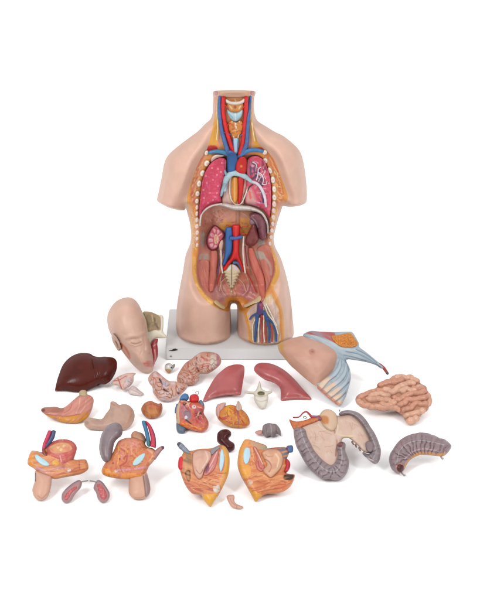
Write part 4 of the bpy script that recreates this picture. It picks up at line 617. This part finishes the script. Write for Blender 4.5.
piece(t, 'pubic_joint', [(132.6,464),(134,460),(139,455.6),(144.2,453.2),(145,455.6),(142,461),(138,464.6),(134.4,465.6)], 'B2D2DC', T=.8, base=H(mr), lift=.25, s=.5, strokes=[('l', [(131.6,464.4),(136,458),(143,452.6)], 1.0, 'DFC24C')])
bw = piece(t, 'bowel', [(99,446.7),(100.6,436.7),(103.4,430.6),(107.4,426),(112,423.2),(116.8,422.6),(120.8,425),(122.7,430),(121.6,435.6),(117.6,439),(114.6,443),(112.6,452),(111,463.4),(108,463),(103,460.6),(100,454)], '86767A', sm=25, T=8, base=b0, lift=2, back=6, s=.5, m='gloss', fn=mottle('7A6A70', .25, 3, .5))
piece(t, 'rear_bladder', [(131.4,438),(131.8,433),(135,431),(139,432),(143.4,434.2),(146,440),(144,444.6),(138,441)], 'B88468', T=3.4, base=b0, lift=-2, back=6, s=.5)
piece(t, 'vein', [(141.6,421.6),(145,420.9),(147.6,428),(150,438),(150,446.6),(147,445.4),(145,434)], '3A7296', T=2.4, base=b0, lift=5, back=3, s=.5, strokes=[('l', [(148.6,440),(148.6,446)], 1.6, '2F7A68')])
piece(t, 'artery', [(145,421),(148.6,422.6),(152,427),(155.6,436.7),(156,447.5),(152.6,447.2),(150,446),(150.4,438),(148,428)], 'C03048', T=2.6, base=b0, lift=5, back=3, s=.5, strokes=[('l', [(153,430),(155.4,438),(155.4,446)], 1.2, '5A3050')])
tube(t, 'cord_end', [(153,458),(157,452.6),(160,449.4),(163,447.4)], [2.6,2.4,2.2,1.6], 'A87A7A', lift=3); tube(t, 'cord_opening', [(162,448),(163.6,447)], [1.5,1.3], '6A3A50', lift=3.8)
piece(t, 'penis_half', [(129,480),(129.4,477),(134,474),(140,472.6),(146,472),(148,476),(150.4,487),(149.4,494),(145,498.4),(139,499.7),(133,498.2),(128.8,493)], 'CE9E86', T=6, base=b0, lift=1, back=5, s=.5, m='skin', strokes=[('l', [(143.4,476),(145,486),(146,496)], 1.6, '8A6A66', -.8), ('p', [(144.6,474),(148,477),(150.4,488),(148.6,495),(146,496)], '9C7E7A', 0, 1.5), ('l', [(135,498),(141,498),(145,496)], .8, 'B98876', -.4)])  # the other half of the penis

# testis halves
TG = 'small glands with wire hooks'
for nm, lb, uo, body, ins, hook, u_, v_ in (
    ('gland_half', 'small oblong pink gland leaning right, by the left penis half', 0, [(61.5,498),(62.2,493.5),(65,489.6),(68.4,486.4),(74,482.2),(79.4,480),(82,483),(80.6,488),(76,493.4),(73.2,497.6),(70.4,501.6),(65.4,503.2),(62.4,501)], [(64,498),(66,493.6),(71,489),(76,486),(77,488),(72,493),(69,498),(66,500.6)], [(81,482),(84,481.4),(88,480.6)], 68, 503),
    ('gland_half', 'small oblong pink gland leaning left, by the right penis half', 0, [(93.4,488.3),(94.8,483.6),(97.6,480),(102,481.6),(106,486.6),(109.4,492.6),(109.6,497),(107.4,501),(102.6,503),(98.2,499.6),(96,493)], [(97,485),(100,484),(104,488),(107,494),(106,499),(102,499.6),(99,494)], [(97,482.4),(93.6,481.4),(89.6,480.8)], 103, 503)):
    t = organ(nm, lb, 'gland model', u_, v_, 34, 1, TG)
    g = piece(t, 'gland_body', body, 'A98282', T=5, s=.45, strokes=[('l', body[2:6], 2.2, '7E7284', .3)])
    piece(t, 'gland_core', ins, 'B9565A', T=1.6, base=H(g), lift=-.4, s=.45, fn=mottle('CE8480', .7, 3, .7))
    tube(t, 'wire_hook', hook, .55, '7E827A', lift=2.5)

# breast plate
t = organ('breast_plate', 'skin coloured chest plate with nipple and fanned ribs, right of the board', 'chest model', 330, 406, 30, 3)
rimc = 'A9B6BE'
bp_ = piece(t, 'rib_lining', [(303,335.4),(310,331),(320,331.4),(334,332),(350,331.4),(353.6,333.4),(359,343.2),(359.6,346.8),(366.7,352.4),(376.7,360.6),(383.6,366),(385,368.4),(381,368.6),(376,365.4),(366.7,362.4),(356,360.4),(346.6,360),(349.6,368),(350.9,378),(347.6,391.7),(345,398.4),(340,406.6),(335.6,402.6),(330,398.4),(318,387.4),(312,380),(330,372),(330,350),(310,342)], rimc, T=5, R=5, D=6, s=.55, fn=fibres('8C9CA8', 28, .45, .6, .5), strokes=[
   ('p', [(306,334.6),(312,331.2),(334,332),(336,337),(344,344),(336,345.6),(322,340)], 'B9534C', .4), ('l', [(304,335),(316,337),(328,341),(340,347),(352,350),(360,349)], 2.6, 'B4C0C4', .5),
   ('l', [(346,351.6),(358,354),(370,360),(380,367)], 1.0, '6E7C88', -.4), ('l', [(344,355),(356,358),(366,361)], 1.0, '7C8A94', -.4), ('l', [(356,349.4),(367,355),(377,363)], .9, '6E7C88', -.4),
   ('l', [(342,358),(347,370),(347,384),(341,399)], 2.2, '9FB2C0', .2), ('l', [(345,360),(349,372),(347.6,388)], .9, '7486A0', -.3)])
piece(t, 'chest_skin', [(278.2,344.4),(284,341),(290,338.8),(296,337.2),(303,335.8),(312,337.6),(320,340),(330,345.6),(338.2,351.2),(339.4,356),(338.4,361),(335,369.6),(330,375.4),(325,380.4),(321,384.6),(317.4,387),(310,382.2),(303.3,376.8),(296,370.4),(290,365),(283.4,356.8),(279,351)], 'CFA08B', T=12, R=24, sm=40, base=b0, lift=2, back=2.6, s=.8, m='skin', fn=both(mottle('C69481', .12, 4, .5), lambda P, d, c, h: (c, h + 7 * np.exp(-((P[:, 0] - 312) ** 2 / 380 + (P[:, 1] - 356) ** 2 / 240)) * np.clip(d / 8, 0, 1))), strokes=[('p', [(278,344),(283,341.6),(284,350),(287,360),(281,353)], 'C79A58', 0, 3), ('d', [(312.2,352)], 3.4, 'BC8674', .5), ('d', [(312.4,351.6)], 1.3, 'A56E60', 1.2)])
bpH = H(bp_)
piece(t, 'fat_pad', [(331,336.4),(340,334.6),(348.6,332.6),(352,334.4),(355,338.4),(358,343),(355,346.8),(348,347.4),(341.6,347),(336,343.6)], 'D2822E', T=3, base=bpH, lift=.4, s=.5, fn=both(gyri(.5, .9, 4, 'A85424', .2), mottle('DFA04A', .5, 3, .5)))
for q in ([(317.6,386.6),(322,380.6),(330,374.6),(336.6,367.6),(339.4,360),(341.4,360.6),(341,368),(336.6,375.4),(329,381.4),(321.4,389.8)], [(322.2,390.4),(328,385.4),(337,379),(343,371.6),(345.6,363),(347.2,366),(346.6,374),(341,382),(333,388),(326,393.8)], [(326.8,394.8),(333,390),(341,384.4),(346.6,377.4),(349.4,370),(350.2,376),(348.4,382.4),(342.6,388.6),(330.6,398)], [(331.4,398.8),(338,394),(344.6,388.6),(349.6,381.6),(349.2,386),(345.4,393),(335,401.6)], [(336,402.4),(341,398.4),(346.4,392.4),(344.8,398),(340.4,405.6)]):
    m0 = np.array(q[0]); m1 = np.array(q[len(q) // 2]); ax = m1 - m0
    mid_ = [tuple(m0 + ax * k_) for k_ in (.55, .8, 1.05)]
    piece(t, 'rib', q, 'DFC3AC', T=1.8, base=bpH, lift=.2, s=.5, strokes=[('p', [tuple(m0 + ax * .52 + np.array([-ax[1], ax[0]]) * .5), tuple(m0 + ax * .52 - np.array([-ax[1], ax[0]]) * .5), tuple(m1 + ax * .4 - np.array([-ax[1], ax[0]]) * .5), tuple(m1 + ax * .4 + np.array([-ax[1], ax[0]]) * .5)], 'AFBCC6', 0, 6), ('l', [q[0], q[-1]], 3.0, 'D99A80')])
tube(t, 'cartilage_edge', [(317.6,387.4),(323,392.6),(330,398.6),(337,404)], .9, 'CE8A78', base=bpH, lift=.4)
tube(t, 'muscle_end', [(379,363.6),(383.4,367.6),(387.4,373.2)], [1.0,1.5,1.3], 'A5342E', lift=1.4); tube(t, 'muscle_tip', [(386.6,372.4),(388,374.2)], [1.3,1.1], '54484A', lift=1.6)

# small intestine
t = organ('small_intestine', 'tan pink bundle of winding small intestine coils, rightmost beside the breast plate', 'intestine model', 400, 424, 30, 1)
COILS = [[(358,400),(364,404.6),(374,407),(386,407.6),(394,407.6),(401,410.4)], [(359,398),(366,394.4),(376,391.6),(386,389.6)], [(365,400),(376,400),(387,401),(395,403)], [(369,396.6),(380,395),(390,396.6)], [(378,386.5),(388,384),(396,381),(404,379)], [(384,388),(392,391.4),(399,387.4),(408,384.4),(416,384.6)], [(394,378),(402,377.6),(410,378.6),(418,382)], [(398,393),(406,389.6),(414,390),(422,387)], [(392,397.6),(399,400),(404,396),(412,394),(420,393.6),(426,390.6)], [(397,406),(404,403),(408,400),(416,400),(424,398),(429,395)], [(402,409.4),(410,408.4),(414,404.8),(422,404),(428,402)], [(404,414.6),(411,414.6),(418,412),(425,408.6)], [(408,420.4),(413,420),(418,416)]]
gm = piece(t, 'gut_mass', [(355.4,401),(356.2,396.8),(360,393.6),(366.9,391.4),(372,389.6),(376.2,387.6),(379,383.4),(384,381.6),(389.4,380.2),(393,376.6),(397.8,374.8),(402,376),(406.2,375.4),(412,376.4),(417.5,379.4),(421,383.4),(426,386.2),(427.4,390),(429,393),(428.8,397),(431.2,401.9),(429.2,406),(427.8,410.4),(423,413.6),(419.4,417.8),(415,421.6),(410,424.4),(406.6,422.6),(404.4,419.4),(402.6,416),(399.7,413.6),(395.4,411),(390.3,410.3),(386,411.4),(381.9,411.4),(376,410.4),(370.6,410.4),(365.6,408.4),(361.2,407.6),(357.4,404.4)], 'C0866C', T=6, R=8, s=.6, fn=mottle('A86C58', .3, 5, .5))

COILS += [[(380,404),(388,404.6),(397,401)], [(400,384),(404,388),(401,394)], [(412,387),(418,389),(424,388)], [(396,376.6),(392,380),(384,383.6)], [(428,394),(429,400),(427.6,407)]]
rg = random.Random(8)
for q in COILS:
    q = [(a + rg.uniform(-.7, .7), b_ + rg.uniform(-.7, .7)) for a, b_ in q]
    q = cat(q, 2.2, False); q = [(a + .5 * math.sin(i_ * 1.3 + a), b_ + .5 * math.sin(i_ * 1.1 + b_)) for i_, (a, b_) in enumerate(q)]
    R_ = rg.uniform(2.7, 3.3); tube(t, 'gut_coil', q, [R_ * .6] + [R_ * rg.uniform(.9, 1.08) for _ in range(max(3, len(q) - 2))] + [R_ * .6], rg.choice(['D09A80', 'CB9076', 'D6A48A', 'C88C74']), base=H(gm), lift=rg.uniform(-.7, .5), m='gloss', step=.7, seg=14)

# large intestine with mesentery
t = organ('large_intestine', 'big grey bowel loop framing a beige membrane with an orange gland', 'intestine model', 330, 480, 28, 1)
li = piece(t, 'mesentery', [(298,427),(308,420),(320,414.4),(328,412),(338,415.6),(345,412.4),(353,413),(361,420),(367,430),(371,440),(371,452),(364,452),(356,444),(348,438),(342,440),(341,452),(338,464),(334,472),(324,466),(314,456),(306,444)], 'CDAE9D', T=4, R=6, D=10, s=.6, m='skin', fn=mottle('D6BBAA', .12, 6, .7), strokes=[('l', [(338,434),(346,437),(352,436)], 2.4, 'D8C09A', .4), ('l', [(334,430),(337,442),(336,456)], 1.6, 'B98A78', -.5), ('l', [(318,424),(326,430),(333,430)], 1.2, 'D6C29C', .5), ('l', [(334,420),(338,427),(336,434)], 2, 'D9C0A8', .6)] + scrib([(304,424),(326,418),(336,440),(330,462),(312,448)], 26, ['C4988A','D8B8A6','B98C80'], .5, 9, 45, 29, .15, 50) + scrib([(342,416),(356,420),(368,440),(352,438)], 18, ['C4988A','D8B8A6'], .5, 8, 60, 30, .15, 40))
lb0 = b0
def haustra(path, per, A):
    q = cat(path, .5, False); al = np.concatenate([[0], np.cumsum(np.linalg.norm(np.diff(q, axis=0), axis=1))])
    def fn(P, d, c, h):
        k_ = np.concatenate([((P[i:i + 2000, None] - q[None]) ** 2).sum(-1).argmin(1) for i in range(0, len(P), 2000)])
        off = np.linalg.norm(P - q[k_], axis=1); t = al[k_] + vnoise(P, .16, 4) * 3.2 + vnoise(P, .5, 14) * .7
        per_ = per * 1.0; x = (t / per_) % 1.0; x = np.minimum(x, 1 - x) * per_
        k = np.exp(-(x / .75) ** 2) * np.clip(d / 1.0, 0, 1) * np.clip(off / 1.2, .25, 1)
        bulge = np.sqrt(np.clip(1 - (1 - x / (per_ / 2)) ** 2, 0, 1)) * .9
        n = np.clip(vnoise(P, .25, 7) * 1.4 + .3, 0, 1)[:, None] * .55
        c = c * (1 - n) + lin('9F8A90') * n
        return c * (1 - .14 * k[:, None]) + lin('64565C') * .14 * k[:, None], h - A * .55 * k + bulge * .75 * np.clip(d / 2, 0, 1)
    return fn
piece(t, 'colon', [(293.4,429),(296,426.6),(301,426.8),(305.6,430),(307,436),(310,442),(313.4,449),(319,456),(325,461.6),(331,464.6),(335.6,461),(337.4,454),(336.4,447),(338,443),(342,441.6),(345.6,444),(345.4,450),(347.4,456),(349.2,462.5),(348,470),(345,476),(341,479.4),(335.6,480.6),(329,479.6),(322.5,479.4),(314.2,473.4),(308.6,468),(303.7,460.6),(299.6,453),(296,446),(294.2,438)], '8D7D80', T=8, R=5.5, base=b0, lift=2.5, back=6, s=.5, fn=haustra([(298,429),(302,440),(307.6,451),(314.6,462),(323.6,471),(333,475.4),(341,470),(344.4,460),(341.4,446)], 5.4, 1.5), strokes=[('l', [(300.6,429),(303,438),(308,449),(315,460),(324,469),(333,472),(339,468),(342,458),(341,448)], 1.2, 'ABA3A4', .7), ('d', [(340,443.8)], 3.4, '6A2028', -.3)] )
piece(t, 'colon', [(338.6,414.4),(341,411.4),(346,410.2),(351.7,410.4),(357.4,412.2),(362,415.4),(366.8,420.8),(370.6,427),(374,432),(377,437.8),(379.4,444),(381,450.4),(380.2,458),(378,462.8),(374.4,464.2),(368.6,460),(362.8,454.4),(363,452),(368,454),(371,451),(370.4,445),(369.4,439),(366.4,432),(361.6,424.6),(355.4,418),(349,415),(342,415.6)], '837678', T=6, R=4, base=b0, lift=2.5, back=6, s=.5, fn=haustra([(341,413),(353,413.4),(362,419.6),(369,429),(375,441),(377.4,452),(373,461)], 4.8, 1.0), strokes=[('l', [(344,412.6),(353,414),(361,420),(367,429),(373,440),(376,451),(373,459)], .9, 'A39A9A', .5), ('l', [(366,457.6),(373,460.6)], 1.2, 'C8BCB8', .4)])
piece(t, 'caecum_bulge', [(365.4,446),(366,442),(370,441),(373.6,443.4),(374,449),(371,452.4),(367,451)], '857275', T=3, base=b0, lift=7, back=5, s=.5)
piece(t, 'pancreas', [(289,419.6),(292.4,420.4),(297,421.4),(305,420),(312,417.4),(318,416),(321,419),(315,422.6),(308,425),(301,428),(295.4,431.4),(292.4,428)], 'C4703E', T=3.4, base=b0, lift=3.5, back=4, s=.5, fn=mottle('B0562E', .5, 4, .7))
du = piece(t, 'duodenum', [(319.6,415.4),(321.6,411.6),(325,409.4),(329,409.2),(333,410.8),(336.4,414.4),(338,420),(337.4,426),(334,431),(329,431),(324,427),(320.6,422)], 'CFAF94', T=5, base=b0, lift=3, back=5, s=.5, m='skin', strokes=[('p', [(320,417),(325,415.6),(328.6,418),(328,424),(322.6,423)], 'BE7A44', .3, 2)])
tube(t, 'red_vessel', [(293,417.4),(299,417),(303,413),(306.4,411.8),(309.6,414.4),(312,417),(319,417.6)], [.55,.6,.7,.8,1.0,1.6,1.9], 'A8343C', lift=5); tube(t, 'vessel_loop', [(304.4,418.6),(303.4,417),(305,416.2),(306.2,417.4),(305.6,419)], .4, '5E6A68', lift=5, step=.5, seg=6)
tube(t, 'purple_vessel', [(312,416.4),(317,417.4),(321,419.6)], [.9,1.4,1.2], '8A4C74', lift=5.6)
tube(t, 'wire_peg', [(339.6,411.6),(339.8,409.6)], .4, '55504C', lift=3, seg=6)
for p in ([(352,441.6),(353.6,444.6)], [(359,447.6),(360.4,451)], [(355.4,444.4),(356.4,447.4)]): tube(t, 'fat_tag', p, [.9,.6], '7A5A52', lift=2.5)

# separate colon piece
t = organ('colon_section', 'curved grey sausage shaped bowel section with dark open end, alone at right', 'bowel model', 405, 473.5, 34, 2)
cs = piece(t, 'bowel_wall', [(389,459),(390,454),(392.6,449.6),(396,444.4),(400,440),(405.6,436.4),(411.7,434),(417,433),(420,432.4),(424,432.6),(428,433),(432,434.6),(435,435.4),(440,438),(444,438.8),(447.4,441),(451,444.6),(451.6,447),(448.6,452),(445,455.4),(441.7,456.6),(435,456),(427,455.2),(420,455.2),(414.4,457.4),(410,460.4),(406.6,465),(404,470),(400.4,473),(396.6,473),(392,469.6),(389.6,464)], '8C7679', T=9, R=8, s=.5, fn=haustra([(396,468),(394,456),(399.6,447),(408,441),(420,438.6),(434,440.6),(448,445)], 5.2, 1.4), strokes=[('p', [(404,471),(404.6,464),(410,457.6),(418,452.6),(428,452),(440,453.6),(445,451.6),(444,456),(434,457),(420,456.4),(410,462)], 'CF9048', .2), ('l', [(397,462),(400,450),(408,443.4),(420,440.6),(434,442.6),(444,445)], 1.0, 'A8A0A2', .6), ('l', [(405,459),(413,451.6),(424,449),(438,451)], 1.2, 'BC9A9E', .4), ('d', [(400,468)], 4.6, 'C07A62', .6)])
piece(t, 'open_end', [(396.6,468.6),(397.6,465.2),(400.4,464.2),(403.2,465.6),(403.8,468.8),(402,471.8),(398.8,472)], '4A1712', T=.6, base=H(cs), lift=.9, s=.45)
tube(t, 'peg', [(401.6,472.6),(403,474.6),(405.2,475.6)], [.7,.7,.8], '8E8C86', lift=1.5, seg=8); tube(t, 'peg', [(440.8,456),(441.6,458),(443.2,459)], [.7,.8,.9], 'A8A6A0', lift=1.5, seg=8)
